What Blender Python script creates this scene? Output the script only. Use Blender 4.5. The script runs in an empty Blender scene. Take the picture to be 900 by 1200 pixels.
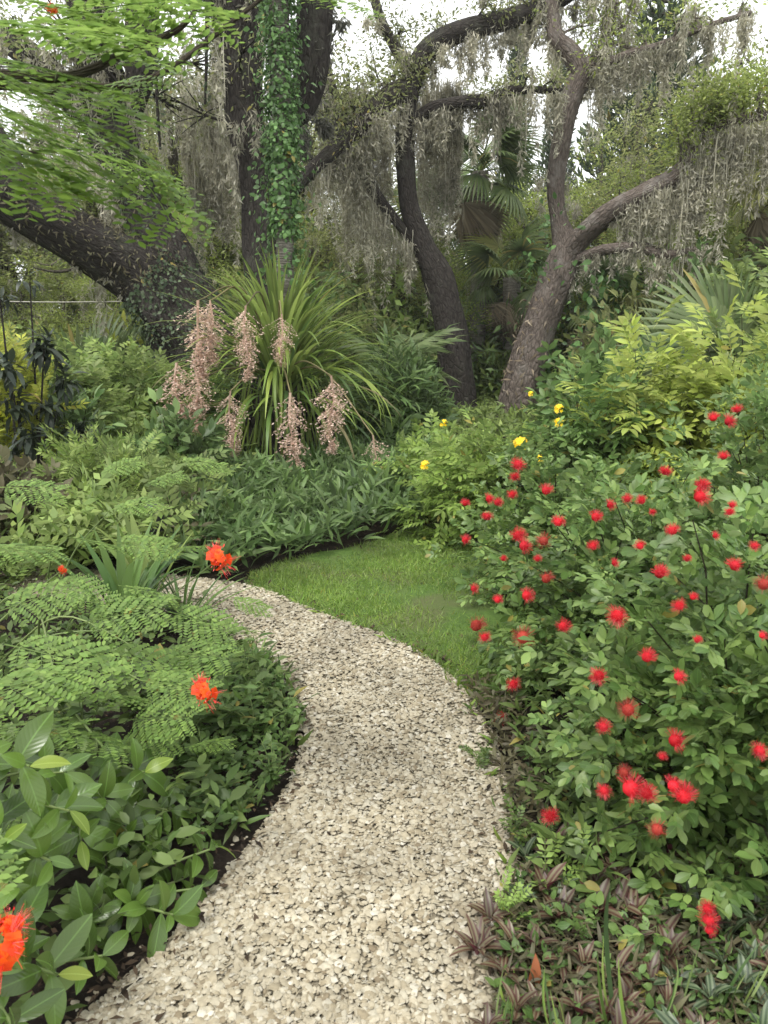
import bpy, math, random
import numpy as np
from mathutils import Matrix, Vector

SC = bpy.context.scene
COL = SC.collection
rng = np.random.default_rng(7)
random.seed(7)

# ------------------------------------------------------------------ camera, world, sun, exposure
CAM_H = 1.5
PITCH = math.radians(12.9)
FPX = 873.0                                   # focal length in pixels of the 900x1200 photograph
cam_d = bpy.data.cameras.new('camera')
cam = bpy.data.objects.new('camera', cam_d); COL.objects.link(cam)
cam.location = (0, 0, CAM_H); cam.rotation_euler = (math.pi/2 - PITCH, 0, 0)
cam_d.sensor_fit = 'VERTICAL'; cam_d.angle = 2*math.atan(600/FPX)
cam_d.clip_start = 0.05; cam_d.clip_end = 2000
cam_d.dof.use_dof = True; cam_d.dof.focus_distance = 4.5; cam_d.dof.aperture_fstop = cam_d.lens/1000/.0035   # a phone's small lens
SC.camera = cam

SUN_EL, SUN_AZ = math.radians(62), math.radians(215)
world = bpy.data.worlds.new('World'); SC.world = world; world.use_nodes = True
wn = world.node_tree; wn.nodes.clear()
w_out = wn.nodes.new('ShaderNodeOutputWorld'); w_bg = wn.nodes.new('ShaderNodeBackground')
w_sky = wn.nodes.new('ShaderNodeTexSky'); w_sky.sky_type = 'NISHITA'; w_sky.sun_disc = False
w_sky.sun_elevation = SUN_EL; w_sky.sun_rotation = SUN_AZ
w_sky.air_density = 1.0; w_sky.dust_density = 3.0
w_hs = wn.nodes.new('ShaderNodeHueSaturation'); w_hs.inputs['Saturation'].default_value = 0.12
w_mix = wn.nodes.new('ShaderNodeMixRGB'); w_mix.inputs['Fac'].default_value = 0.72
w_mix.inputs['Color2'].default_value = (9.3, 9.5, 9.6, 1)      # the even cloud deck
wn.links.new(w_sky.outputs[0], w_hs.inputs['Color']); wn.links.new(w_hs.outputs[0], w_mix.inputs['Color1'])
wn.links.new(w_mix.outputs[0], w_bg.inputs['Color']); w_bg.inputs['Strength'].default_value = 0.13
wn.links.new(w_bg.outputs[0], w_out.inputs['Surface'])

sun_d = bpy.data.lights.new('sun', 'SUN'); sun_d.energy = 1.5; sun_d.angle = math.radians(18); sun_d.color = (1, .97, .92)
sun = bpy.data.objects.new('sun', sun_d); COL.objects.link(sun)
sdir = Vector((math.sin(SUN_AZ)*math.cos(SUN_EL), math.cos(SUN_AZ)*math.cos(SUN_EL), math.sin(SUN_EL)))
sun.rotation_euler = sdir.to_track_quat('Z', 'Y').to_euler()

SC.view_settings.view_transform = 'Standard'; SC.view_settings.look = 'None'
SC.view_settings.exposure = 0.95; SC.view_settings.gamma = 1
try:
    SC.cycles.use_denoising = True
    SC.cycles.max_bounces = 7; SC.cycles.diffuse_bounces = 3; SC.cycles.glossy_bounces = 2
    SC.cycles.transmission_bounces = 5; SC.cycles.transparent_max_bounces = 4
    SC.cycles.caustics_reflective = False; SC.cycles.caustics_refractive = False
except Exception: pass

# ------------------------------------------------------------------ picture <-> place
CP, SP = math.cos(PITCH), math.sin(PITCH)
def wp(px, py, Y):                            # the point at distance Y seen at photograph pixel (px, py)
    dx, dz = (px-450)/FPX, (600-py)/FPX
    d = np.array([dx, CP + dz*SP, -SP + dz*CP])
    return np.array([0, 0, CAM_H]) + d*(Y/d[1])
def gp(px, py, z=0.0):                        # the point of the ground seen at that pixel
    dx, dz = (px-450)/FPX, (600-py)/FPX
    d = np.array([dx, CP + dz*SP, -SP + dz*CP])
    return np.array([0, 0, CAM_H]) + d*((z-CAM_H)/d[2])
def xat(px, Y, z=0.0): return (px-450)/FPX*(Y*CP + (CAM_H-z)*SP)
def project(P):
    P = np.asarray(P, float).reshape(-1, 3) - [0, 0, CAM_H]
    dep = P[:, 1]*CP - P[:, 2]*SP; up = P[:, 1]*SP + P[:, 2]*CP
    dep = np.where(dep < .02, .02, dep)
    return 450 + P[:, 0]/dep*FPX, 600 - up/dep*FPX, dep

# ------------------------------------------------------------------ mesh helpers
def nrm(v):
    v = np.asarray(v, float); n = np.linalg.norm(v, axis=-1, keepdims=True); return v/np.maximum(n, 1e-9)
def frames(D, N, S):
    """leaf frames: y along D, z towards N, scaled by S"""
    D = nrm(D); X = np.cross(D, N); bad = np.linalg.norm(X, axis=1) < 1e-4
    X[bad] = np.cross(D[bad], np.array([1., .1, .2])); X = nrm(X); Z = np.cross(X, D)
    M = np.stack([X, D, Z], axis=2); S = np.asarray(S, float)
    return M*(S[:, None, None] if S.ndim == 1 else S)

class T:                                      # a small template: verts, faces by size, uv, material index
    def __init__(s): s.V = []; s.UV = []; s.F = []; s.n = 0
    def add(s, V, faces, uv=None, mat=0):
        V = np.asarray(V, float); o = s.n
        s.V.append(V); s.UV.append(np.zeros((len(V), 2)) if uv is None else np.asarray(uv, float))
        for F in faces:
            F = np.asarray(F, int)
            if len(F): s.F.append((F+o, mat))
        s.n += len(V); return s
    def arr(s): return np.concatenate(s.V), np.concatenate(s.UV)
    def scatter(s, t, M, P):                  # t: template, M (m,3,3), P (m,3)
        M = np.asarray(M); P = np.asarray(P); m = len(P)
        if m == 0: return s
        V, UV = t.arr(); n = len(V)
        W = np.einsum('mij,nj->mni', M, V) + P[:, None, :]
        o = s.n; s.V.append(W.reshape(-1, 3)); s.UV.append(np.tile(UV, (m, 1)))
        off = (np.arange(m)*n)[:, None, None]
        for F, mat in t.F:
            s.F.append(((F[None]+off).reshape(-1, F.shape[1]) + o, mat))
        s.n += m*n; return s
    def build(s, name, mats, parent=None, origin=(0, 0, 0), smooth=True, link=True):
        me = bpy.data.meshes.new(name)
        if s.n:
            V, UV = s.arr(); V = V - np.asarray(origin, float)
            me.vertices.add(len(V)); me.vertices.foreach_set('co', V.astype(np.float32).ravel())
            loops = np.concatenate([F.ravel() for F, m in s.F]); tot = np.concatenate([np.full(len(F), F.shape[1]) for F, m in s.F])
            mi = np.concatenate([np.full(len(F), m) for F, m in s.F])
            me.loops.add(len(loops)); me.loops.foreach_set('vertex_index', loops.astype(np.int32))
            me.polygons.add(len(tot)); st = np.concatenate([[0], np.cumsum(tot)[:-1]])
            me.polygons.foreach_set('loop_start', st.astype(np.int32))
            me.polygons.foreach_set('material_index', mi.astype(np.int32))
            me.polygons.foreach_set('use_smooth', np.full(len(tot), smooth))
            uvl = me.uv_layers.new(name='UVMap'); uvl.data.foreach_set('uv', UV[loops].astype(np.float32).ravel())
            me.update(calc_edges=True)
        for m in (mats if isinstance(mats, (list, tuple)) else [mats]): me.materials.append(m)
        if not link: return me
        o = bpy.data.objects.new(name, me); COL.objects.link(o)
        if parent is not None: o.parent = parent
        else: o.location = Vector(tuple(float(v) for v in origin))
        return o

def tag(o, label, cat, group=None, kind=None):
    if label: o['label'] = label
    if cat: o['category'] = cat
    if group: o['group'] = group
    if kind: o['kind'] = kind
    return o
def thing(name, loc, label, cat, group=None, rz=0.0):
    o = bpy.data.objects.new(name, None); COL.objects.link(o)
    o.location = Vector(tuple(float(v) for v in loc)); o.rotation_euler = (0, 0, rz); o.empty_display_size = .1
    return tag(o, label, cat, group)
def stuff(o): o['kind'] = 'stuff'; return o
def structure(o): o['kind'] = 'structure'; return o
def inst(name, me, parent, M, P):             # one part that shares its mesh
    o = bpy.data.objects.new(name, me); COL.objects.link(o); o.parent = parent
    m = Matrix([[M[0][0], M[0][1], M[0][2], P[0]], [M[1][0], M[1][1], M[1][2], P[1]], [M[2][0], M[2][1], M[2][2], P[2]], [0, 0, 0, 1]])
    o.matrix_basis = m; return o
KIDS = {}
def kids(o): return [c for c in bpy.data.objects if c.parent == o]
def dup(root, ch, loc, rz, sc, label, group=None, mirror=1):
    r = root.copy(); COL.objects.link(r); r.location = Vector(tuple(float(v) for v in loc)); r.rotation_euler = (0, 0, rz)
    r.scale = (sc*mirror, sc, sc) if not isinstance(sc, (tuple, list)) else sc
    r['label'] = label
    if group: r['group'] = group
    for c in ch:
        k = c.copy(); COL.objects.link(k); k.parent = r
    return r

# ------------------------------------------------------------------ materials
def mat_new(name):
    m = bpy.data.materials.new(name); m.use_nodes = True; nt = m.node_tree; nt.nodes.clear()
    return m, nt, nt.nodes, nt.links
def warm(c):
    if c[1] <= c[0] or c[1] <= c[2]: return c
    l = .3*c[0]+.6*c[1]+.1*c[2]; return (c[0]*.93+l*.15, c[1]*.94+l*.03, c[2]*.9+l*.06)
def leafmat(name, c, c2=None, var=.35, rough=.42, trans=.28, vein=0.0, veincol=None, spec=.28, stripe=None, back=None, patch=0.0):
    m, nt, N, L = mat_new(name); c = warm(c); c2 = warm(c2) if c2 else None
    geo = N.new('ShaderNodeNewGeometry'); oi = N.new('ShaderNodeObjectInfo')
    ad = N.new('ShaderNodeMath'); ad.operation = 'ADD'; L.new(geo.outputs['Random Per Island'], ad.inputs[0]); L.new(oi.outputs['Random'], ad.inputs[1])
    fr = N.new('ShaderNodeMath'); fr.operation = 'FRACT'; L.new(ad.outputs[0], fr.inputs[0])
    if c2 is None: c2 = (c[0]*1.35+.01, c[1]*1.15, c[2]*.9)
    mx = N.new('ShaderNodeMixRGB'); mx.inputs[1].default_value = (*c, 1); mx.inputs[2].default_value = (*c2, 1); L.new(fr.outputs[0], mx.inputs[0])
    mul = N.new('ShaderNodeMath'); mul.operation = 'MULTIPLY'; mul.inputs[1].default_value = 7.31; L.new(fr.outputs[0], mul.inputs[0])
    fr2 = N.new('ShaderNodeMath'); fr2.operation = 'FRACT'; L.new(mul.outputs[0], fr2.inputs[0])
    mr = N.new('ShaderNodeMapRange'); mr.inputs['To Min'].default_value = 1-var; mr.inputs['To Max'].default_value = 1+var; L.new(fr2.outputs[0], mr.inputs['Value'])
    hs = N.new('ShaderNodeHueSaturation'); L.new(mx.outputs[0], hs.inputs['Color']); L.new(mr.outputs[0], hs.inputs['Value'])
    col = hs.outputs[0]
    if c[1] > c[0]*1.1 and c[1] > c[2] and 'frond' not in name and 'cover' not in name:        # a few old yellow or brown leaves
        gt = N.new('ShaderNodeMath'); gt.operation = 'GREATER_THAN'; gt.inputs[1].default_value = .984; L.new(fr2.outputs[0], gt.inputs[0])
        g2 = N.new('ShaderNodeMath'); g2.operation = 'MULTIPLY'; g2.inputs[1].default_value = .75; L.new(gt.outputs[0], g2.inputs[0])
        om = N.new('ShaderNodeMixRGB'); L.new(g2.outputs[0], om.inputs[0]); L.new(col, om.inputs[1]); om.inputs[2].default_value = (.27, .20, .05, 1); col = om.outputs[0]
    if patch:
        tc = N.new('ShaderNodeTexCoord'); nz = N.new('ShaderNodeTexNoise'); nz.inputs['Scale'].default_value = patch; nz.inputs['Detail'].default_value = 2
        L.new(geo.outputs['Position'], nz.inputs['Vector'])
        r2 = N.new('ShaderNodeMapRange'); r2.inputs['From Min'].default_value = .3; r2.inputs['From Max'].default_value = .7
        r2.inputs['To Min'].default_value = .72; r2.inputs['To Max'].default_value = 1.3; L.new(nz.outputs[0], r2.inputs['Value'])
        h2 = N.new('ShaderNodeHueSaturation'); L.new(col, h2.inputs['Color']); L.new(r2.outputs[0], h2.inputs['Value']); col = h2.outputs[0]
    bump = None
    if vein or stripe:
        uv = N.new('ShaderNodeUVMap'); sx = N.new('ShaderNodeSeparateXYZ'); L.new(uv.outputs[0], sx.inputs[0])
        a = N.new('ShaderNodeMath'); a.operation = 'SUBTRACT'; a.inputs[1].default_value = .5; L.new(sx.outputs[0], a.inputs[0])
        b = N.new('ShaderNodeMath'); b.operation = 'ABSOLUTE'; L.new(a.outputs[0], b.inputs[0])
        if stripe:
            cr = N.new('ShaderNodeValToRGB'); L.new(b.outputs[0], cr.inputs[0]); e = cr.color_ramp.elements
            e[0].position = 0; e[0].color = (*stripe[0], 1); e[1].position = .5; e[1].color = (*stripe[3], 1)
            for p, q in ((.07, stripe[0]), (.12, stripe[1]), (.25, stripe[2]), (.34, stripe[3])):
                k = e.new(p); k.color = (*q, 1)
            mm = N.new('ShaderNodeMixRGB'); mm.blend_type = 'MULTIPLY'; mm.inputs[0].default_value = 1; L.new(cr.outputs[0], mm.inputs[1])
            hv = N.new('ShaderNodeCombineXYZ'); L.new(mr.outputs[0], hv.inputs[0]); L.new(mr.outputs[0], hv.inputs[1]); L.new(mr.outputs[0], hv.inputs[2])
            L.new(hv.outputs[0], mm.inputs[2]); col = mm.outputs[0]
        if vein:
            mrib = N.new('ShaderNodeMapRange'); mrib.inputs['From Min'].default_value = .018; mrib.inputs['From Max'].default_value = .04
            mrib.inputs['To Min'].default_value = vein; mrib.inputs['To Max'].default_value = 0; L.new(b.outputs[0], mrib.inputs['Value'])
            # side veins slant forward from the midrib
            s1 = N.new('ShaderNodeMath'); s1.operation = 'MULTIPLY_ADD'; L.new(b.outputs[0], s1.inputs[0]); s1.inputs[1].default_value = -.55; L.new(sx.outputs[1], s1.inputs[2])
            s2 = N.new('ShaderNodeMath'); s2.operation = 'MULTIPLY'; s2.inputs[1].default_value = 62; L.new(s1.outputs[0], s2.inputs[0])
            s3 = N.new('ShaderNodeMath'); s3.operation = 'SINE'; L.new(s2.outputs[0], s3.inputs[0])
            s4 = N.new('ShaderNodeMapRange'); s4.inputs['From Min'].default_value = .8; s4.inputs['From Max'].default_value = 1; s4.inputs['To Max'].default_value = vein*.14; L.new(s3.outputs[0], s4.inputs['Value'])
            s5 = N.new('ShaderNodeMath'); s5.operation = 'MAXIMUM'; L.new(s4.outputs[0], s5.inputs[0]); L.new(mrib.outputs[0], s5.inputs[1])
            vm = N.new('ShaderNodeMixRGB'); L.new(s5.outputs[0], vm.inputs[0]); L.new(col, vm.inputs[1])
            vc = veincol or tuple(min(1, x*2.0+.03) for x in c); vm.inputs[2].default_value = (*vc, 1); col = vm.outputs[0]
            bump = N.new('ShaderNodeBump'); bump.inputs['Strength'].default_value = .09; bump.inputs['Distance'].default_value = .002; bump.invert = True
            L.new(s3.outputs[0], bump.inputs['Height'])
    # paler underside
    bk = N.new('ShaderNodeMixRGB'); L.new(geo.outputs['Backfacing'], bk.inputs[0]); L.new(col, bk.inputs[1])
    hb = N.new('ShaderNodeHueSaturation'); hb.inputs['Saturation'].default_value = .85; hb.inputs['Value'].default_value = 1.08; L.new(col, hb.inputs['Color']); L.new(hb.outputs[0], bk.inputs[2])
    if back: bk.inputs[2].default_value = (*back, 1); nt.links.remove(bk.inputs[2].links[0])
    col = bk.outputs[0]
    bs = N.new('ShaderNodeBsdfPrincipled'); bs.inputs['Roughness'].default_value = rough; bs.inputs['Specular IOR Level'].default_value = spec
    L.new(col, bs.inputs['Base Color'])
    if bump: L.new(bump.outputs[0], bs.inputs['Normal'])
    tr = N.new('ShaderNodeBsdfTranslucent'); ht = N.new('ShaderNodeHueSaturation'); ht.inputs['Value'].default_value = 1.5; ht.inputs['Saturation'].default_value = 1.1
    L.new(col, ht.inputs['Color']); L.new(ht.outputs[0], tr.inputs['Color'])
    ms = N.new('ShaderNodeMixShader'); ms.inputs[0].default_value = trans; L.new(bs.outputs[0], ms.inputs[1]); L.new(tr.outputs[0], ms.inputs[2])
    o = N.new('ShaderNodeOutputMaterial'); L.new(ms.outputs[0], o.inputs['Surface'])
    return m
def barkmat(name, c1, c2, c3, scale=1.0, lichen=.35, bump=.9, ring=False):
    m, nt, N, L = mat_new(name)
    uv = N.new('ShaderNodeUVMap'); mp = N.new('ShaderNodeMapping'); L.new(uv.outputs[0], mp.inputs[0])
    mp.inputs['Scale'].default_value = (9*scale, 2.6*scale, 1) if not ring else (1*scale, 16*scale, 1)
    n1 = N.new('ShaderNodeTexNoise'); n1.inputs['Scale'].default_value = 3.2; n1.inputs['Detail'].default_value = 7; n1.inputs['Roughness'].default_value = .7; L.new(mp.outputs[0], n1.inputs['Vector'])
    v = N.new('ShaderNodeTexVoronoi'); v.feature = 'DISTANCE_TO_EDGE'; v.inputs['Scale'].default_value = 2.2; L.new(mp.outputs[0], v.inputs['Vector'])
    cr = N.new('ShaderNodeValToRGB'); e = cr.color_ramp.elements; e[0].position = .32; e[0].color = (*c1, 1); e[1].position = .62; e[1].color = (*c2, 1)
    L.new(n1.outputs[0], cr.inputs[0])
    vr = N.new('ShaderNodeMapRange'); vr.inputs['From Max'].default_value = .16; vr.inputs['To Min'].default_value = .4; L.new(v.outputs[0], vr.inputs['Value'])
    mu = N.new('ShaderNodeMixRGB'); mu.blend_type = 'MULTIPLY'; mu.inputs[0].default_value = .55; L.new(cr.outputs[0], mu.inputs[1]); L.new(vr.outputs[0], mu.inputs[2])
    geo = N.new('ShaderNodeNewGeometry'); n2 = N.new('ShaderNodeTexNoise'); n2.inputs['Scale'].default_value = 2.6; n2.inputs['Detail'].default_value = 8; n2.inputs['Roughness'].default_value = .72; L.new(geo.outputs['Position'], n2.inputs['Vector'])
    lr = N.new('ShaderNodeMapRange'); lr.inputs['From Min'].default_value = .52; lr.inputs['From Max'].default_value = .68; lr.inputs['To Max'].default_value = lichen; L.new(n2.outputs[0], lr.inputs['Value'])
    mx = N.new('ShaderNodeMixRGB'); L.new(lr.outputs[0], mx.inputs[0]); L.new(mu.outputs[0], mx.inputs[1]); mx.inputs[2].default_value = (*c3, 1)
    bs = N.new('ShaderNodeBsdfPrincipled'); bs.inputs['Roughness'].default_value = .9; bs.inputs['Specular IOR Level'].default_value = .15; L.new(mx.outputs[0], bs.inputs['Base Color'])
    hh = N.new('ShaderNodeMath'); hh.operation = 'MULTIPLY'; L.new(n1.outputs[0], hh.inputs[0]); L.new(vr.outputs[0], hh.inputs[1])
    b = N.new('ShaderNodeBump'); b.inputs['Strength'].default_value = bump; b.inputs['Distance'].default_value = .05; L.new(hh.outputs[0], b.inputs['Height']); L.new(b.outputs[0], bs.inputs['Normal'])
    o = N.new('ShaderNodeOutputMaterial'); L.new(bs.outputs[0], o.inputs['Surface']); return m
def groundmat(name, cols, scale, bump=.6, dist=.02, rough=.95, big=None):
    m, nt, N, L = mat_new(name)
    geo = N.new('ShaderNodeNewGeometry'); n1 = N.new('ShaderNodeTexNoise'); n1.inputs['Scale'].default_value = scale; n1.inputs['Detail'].default_value = 9; n1.inputs['Roughness'].default_value = .75
    L.new(geo.outputs['Position'], n1.inputs['Vector'])
    cr = N.new('ShaderNodeValToRGB'); e = cr.color_ramp.elements; e[0].position = .3; e[0].color = (*cols[0], 1); e[1].position = .7; e[1].color = (*cols[-1], 1)
    for i, c in enumerate(cols[1:-1]): k = e.new(.3+.4*(i+1)/(len(cols)-1)); k.color = (*c, 1)
    L.new(n1.outputs[0], cr.inputs[0]); col = cr.outputs[0]
    if big:
        n2 = N.new('ShaderNodeTexNoise'); n2.inputs['Scale'].default_value = big[0]; n2.inputs['Detail'].default_value = 3; L.new(geo.outputs['Position'], n2.inputs['Vector'])
        r = N.new('ShaderNodeMapRange'); r.inputs['From Min'].default_value = .45; r.inputs['From Max'].default_value = .62; L.new(n2.outputs[0], r.inputs['Value'])
        mx = N.new('ShaderNodeMixRGB'); L.new(r.outputs[0], mx.inputs[0]); L.new(col, mx.inputs[1]); mx.inputs[2].default_value = (*big[1], 1); col = mx.outputs[0]
    bs = N.new('ShaderNodeBsdfPrincipled'); bs.inputs['Roughness'].default_value = rough; bs.inputs['Specular IOR Level'].default_value = .2; L.new(col, bs.inputs['Base Color'])
    b = N.new('ShaderNodeBump'); b.inputs['Strength'].default_value = bump; b.inputs['Distance'].default_value = dist; L.new(n1.outputs[0], b.inputs['Height']); L.new(b.outputs[0], bs.inputs['Normal'])
    o = N.new('ShaderNodeOutputMaterial'); L.new(bs.outputs[0], o.inputs['Surface']); return m

M = {}
M['powder'] = leafmat('powderpuff_leaf', (.06, .14, .028), (.145, .24, .058), var=.35, rough=.36, trans=.28, vein=.3, spec=.34, patch=3.0)
M['lime'] = leafmat('lime_leaf', (.19, .29, .04), (.30, .38, .07), var=.25, rough=.45, trans=.35, vein=.25, patch=3)
M['tecoma'] = leafmat('yellow_elder_leaf', (.11, .21, .03), (.20, .31, .06), var=.3, rough=.45, trans=.32, patch=2.5)
M['mid'] = leafmat('mid_leaf', (.06, .14, .03), (.12, .215, .055), var=.3, rough=.4, trans=.28, vein=.3, patch=2)
M['frond'] = leafmat('feathery_frond', (.11, .22, .045), (.17, .29, .06), var=.3, rough=.5, trans=.38)
M['frond_hi'] = leafmat('feathery_frond_overhead', (.09, .19, .025), (.16, .28, .04), var=.3, rough=.5, trans=.42)
M['bigleaf'] = leafmat('glossy_broad_leaf', (.055, .125, .018), (.10, .195, .03), var=.4, rough=.27, trans=.22, vein=.5, veincol=(.17, .30, .07), spec=.5)
M['bigyoung'] = leafmat('glossy_young_leaf', (.13, .24, .03), (.24, .34, .045), var=.15, rough=.3, trans=.35, vein=.5, veincol=(.38, .48, .12))
M['weed'] = leafmat('low_weed_leaf', (.05, .105, .022), (.11, .18, .045), var=.35, rough=.45, trans=.25)
M['weedlime'] = leafmat('lime_weed_leaf', (.16, .29, .05), (.22, .36, .08), var=.2, rough=.5, trans=.35)
M['zebrina'] = leafmat('striped_leaf', (.1, .08, .05), var=.35, rough=.4, trans=.15, spec=.4,
                       stripe=((.075, .035, .024), (.12, .095, .055), (.14, .125, .07), (.065, .026, .02)), back=(.14, .035, .05))
M['zebgreen'] = leafmat('striped_green_leaf', (.1, .1, .05), var=.3, rough=.4, trans=.15, spec=.4,
                       stripe=((.035, .06, .025), (.10, .135, .075), (.12, .15, .08), (.03, .05, .022)), back=(.12, .04, .05))
M['rust'] = leafmat('rusty_dead_leaf', (.35, .11, .04), (.22, .10, .06), var=.3, rough=.6, trans=.15)
M['litter'] = leafmat('leaf_litter_brown', (.022, .016, .011), (.085, .058, .036), var=.5, rough=.8, trans=.05, spec=.15)
M['dead'] = leafmat('dry_brown_leaf', (.20, .155, .105), (.31, .26, .19), var=.35, rough=.8, trans=.15, spec=.15)
M['strap'] = leafmat('orchid_strap_leaf', (.10, .185, .028), (.20, .29, .05), var=.35, rough=.42, trans=.3)
M['strapdry'] = leafmat('orchid_dry_leaf', (.10, .09, .045), (.2, .17, .08), var=.35, rough=.7, trans=.15)
M['crinum'] = leafmat('crinum_leaf', (.05, .12, .03), (.10, .20, .04), var=.35, rough=.4, trans=.25)
M['grasscover'] = leafmat('lance_leaf_cover', (.06, .13, .035), (.115, .20, .06), var=.35, rough=.42, trans=.25, patch=1.4)
M['bright_cover'] = leafmat('bright_cover_leaf', (.11, .20, .04), (.20, .29, .075), var=.35, rough=.5, trans=.32, patch=.8)
M['lawn'] = leafmat('lawn_blade', (.10, .215, .03), (.20, .31, .055), var=.3, rough=.6, trans=.3, spec=.2, patch=1.6)
M['oak'] = leafmat('oak_leaf', (.11, .15, .04), (.21, .25, .09), var=.35, rough=.5, trans=.5, patch=.5)
M['oakgrey'] = leafmat('grey_oak_leaf', (.12, .165, .055), (.21, .25, .10), var=.35, rough=.5, trans=.5, patch=.5)  # greyish-green leaf colour of the mossy oaks
M['oakgreen'] = leafmat('fresh_oak_leaf', (.13, .20, .035), (.22, .29, .065), var=.35, rough=.5, trans=.5, patch=.5)
M['pine'] = leafmat('pine_needle', (.04, .075, .035), (.07, .11, .05), var=.3, rough=.6, trans=.2, patch=.5)
M['palm'] = leafmat('fan_palm_leaf', (.07, .13, .04), (.13, .19, .07), var=.25, rough=.4, trans=.3)
M['palmyellow'] = leafmat('yellowing_palm_leaf', (.2, .24, .07), (.3, .3, .1), var=.25, rough=.5, trans=.3)
M['ivy'] = leafmat('climbing_vine_leaf', (.05, .13, .035), (.10, .22, .06), var=.35, rough=.4, trans=.28, patch=2.5)
M['ivydark'] = leafmat('dark_vine_leaf', (.035, .07, .03), (.07, .11, .05), var=.35, rough=.5, trans=.2)
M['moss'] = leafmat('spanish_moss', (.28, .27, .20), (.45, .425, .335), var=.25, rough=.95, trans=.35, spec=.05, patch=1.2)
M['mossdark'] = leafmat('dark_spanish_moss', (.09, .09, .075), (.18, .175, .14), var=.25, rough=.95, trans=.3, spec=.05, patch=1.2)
M['dark_leaf'] = leafmat('dark_bronze_leaf', (.02, .035, .025), (.04, .06, .035), var=.3, rough=.4, trans=.12)
M['yellowgreen'] = leafmat('yellow_green_leaf', (.25, .33, .03), (.36, .42, .05), var=.25, rough=.5, trans=.4, patch=3)
M['brownish'] = leafmat('bronze_shrub_leaf', (.085, .07, .04), (.13, .125, .065), var=.3, rough=.5, trans=.25)
M['bark'] = barkmat('oak_bark', (.06, .05, .04), (.17, .15, .12), (.2, .2, .16))
M['barkdark'] = barkmat('dark_oak_bark', (.018, .015, .013), (.06, .052, .045), (.11, .115, .085), lichen=.4)
M['barkpink'] = barkmat('pale_oak_bark', (.07, .055, .045), (.2, .165, .14), (.3, .28, .25), lichen=.5)
M['barkpale'] = barkmat('palm_bark', (.14, .125, .10), (.28, .26, .22), (.33, .33, .3), lichen=.4, ring=True)
M['twig'] = barkmat('twig_bark', (.035, .03, .02), (.11, .09, .06), (.12, .13, .08), scale=3)
M['greenstem'] = leafmat('green_stem', (.12, .2, .06), (.17, .25, .08), var=.2, rough=.5, trans=.05)
M['red'] = leafmat('powderpuff_stamen', (.48, .012, .018), (.66, .03, .045), var=.3, rough=.6, trans=.35, spec=.2)
M['redfade'] = leafmat('faded_powderpuff_stamen', (.33, .035, .025), (.42, .06, .04), var=.2, rough=.7, trans=.3, spec=.2)
M['orange'] = leafmat('orange_petal', (.7, .045, .012), (.8, .15, .015), var=.12, rough=.5, trans=.35)
M['redstamen'] = leafmat('red_stamen', (.7, .03, .03), (.75, .06, .03), var=.1, rough=.5, trans=.2)
M['yellow'] = leafmat('yellow_petal', (.85, .62, .03), (.9, .75, .06), var=.1, rough=.5, trans=.35)
M['pinkstalk'] = leafmat('pale_pink_stalk', (.52, .37, .28), (.62, .46, .36), var=.2, rough=.6, trans=.25)
M['pinkbud'] = leafmat('pink_brown_bud', (.48, .33, .26), (.68, .52, .42), var=.25, rough=.6, trans=.3)
M['soil'] = groundmat('dark_leaf_litter', [(.012, .009, .007), (.03, .022, .016), (.055, .042, .03)], 26, bump=1.0, dist=.04, big=(.5, (.028, .024, .015)))
M['lawnbase'] = groundmat('lawn_thatch', [(.04, .06, .02), (.07, .125, .025), (.11, .17, .04)], 40, bump=.5, big=(2.0, (.09, .105, .04)))
M['pathbase'] = groundmat('crushed_shell_bed', [(.12, .10, .065), (.29, .25, .175), (.40, .355, .26)], 75, bump=1.0, dist=.01, big=(2.2, (.21, .185, .13)))
def stonemat():
    m, nt, N, L = mat_new('shell_stone')
    geo = N.new('ShaderNodeNewGeometry'); cr = N.new('ShaderNodeValToRGB'); e = cr.color_ramp.elements
    e[0].position = 0; e[0].color = (.19, .15, .095, 1); e[1].position = 1; e[1].color = (.52, .48, .39, 1)
    for p, c in ((.08, (.28, .235, .155)), (.3, (.345, .30, .21)), (.65, (.395, .35, .255)), (.9, (.42, .385, .295))): k = e.new(p); k.color = (*c, 1)
    L.new(geo.outputs['Random Per Island'], cr.inputs[0])
    n = N.new('ShaderNodeTexNoise'); n.inputs['Scale'].default_value = 90; n.inputs['Detail'].default_value = 4; L.new(geo.outputs['Position'], n.inputs['Vector'])
    r = N.new('ShaderNodeMapRange'); r.inputs['From Min'].default_value = .3; r.inputs['From Max'].default_value = .7; r.inputs['To Min'].default_value = .8; r.inputs['To Max'].default_value = 1.12; L.new(n.outputs[0], r.inputs['Value'])
    n3 = N.new('ShaderNodeTexNoise'); n3.inputs['Scale'].default_value = 2.3; n3.inputs['Detail'].default_value = 4; L.new(geo.outputs['Position'], n3.inputs['Vector'])
    r3 = N.new('ShaderNodeMapRange'); r3.inputs['From Min'].default_value = .38; r3.inputs['From Max'].default_value = .62; r3.inputs['To Min'].default_value = .74; r3.inputs['To Max'].default_value = 1.06; L.new(n3.outputs[0], r3.inputs['Value'])
    mm = N.new('ShaderNodeMath'); mm.operation = 'MULTIPLY'; L.new(r.outputs[0], mm.inputs[0]); L.new(r3.outputs[0], mm.inputs[1])
    h = N.new('ShaderNodeHueSaturation'); L.new(cr.outputs[0], h.inputs['Color']); L.new(mm.outputs[0], h.inputs['Value'])
    bs = N.new('ShaderNodeBsdfPrincipled'); bs.inputs['Roughness'].default_value = .8; bs.inputs['Specular IOR Level'].default_value = .25; L.new(h.outputs[0], bs.inputs['Base Color'])
    o = N.new('ShaderNodeOutputMaterial'); L.new(bs.outputs[0], o.inputs['Surface']); return m
M['stone'] = stonemat()
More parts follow.
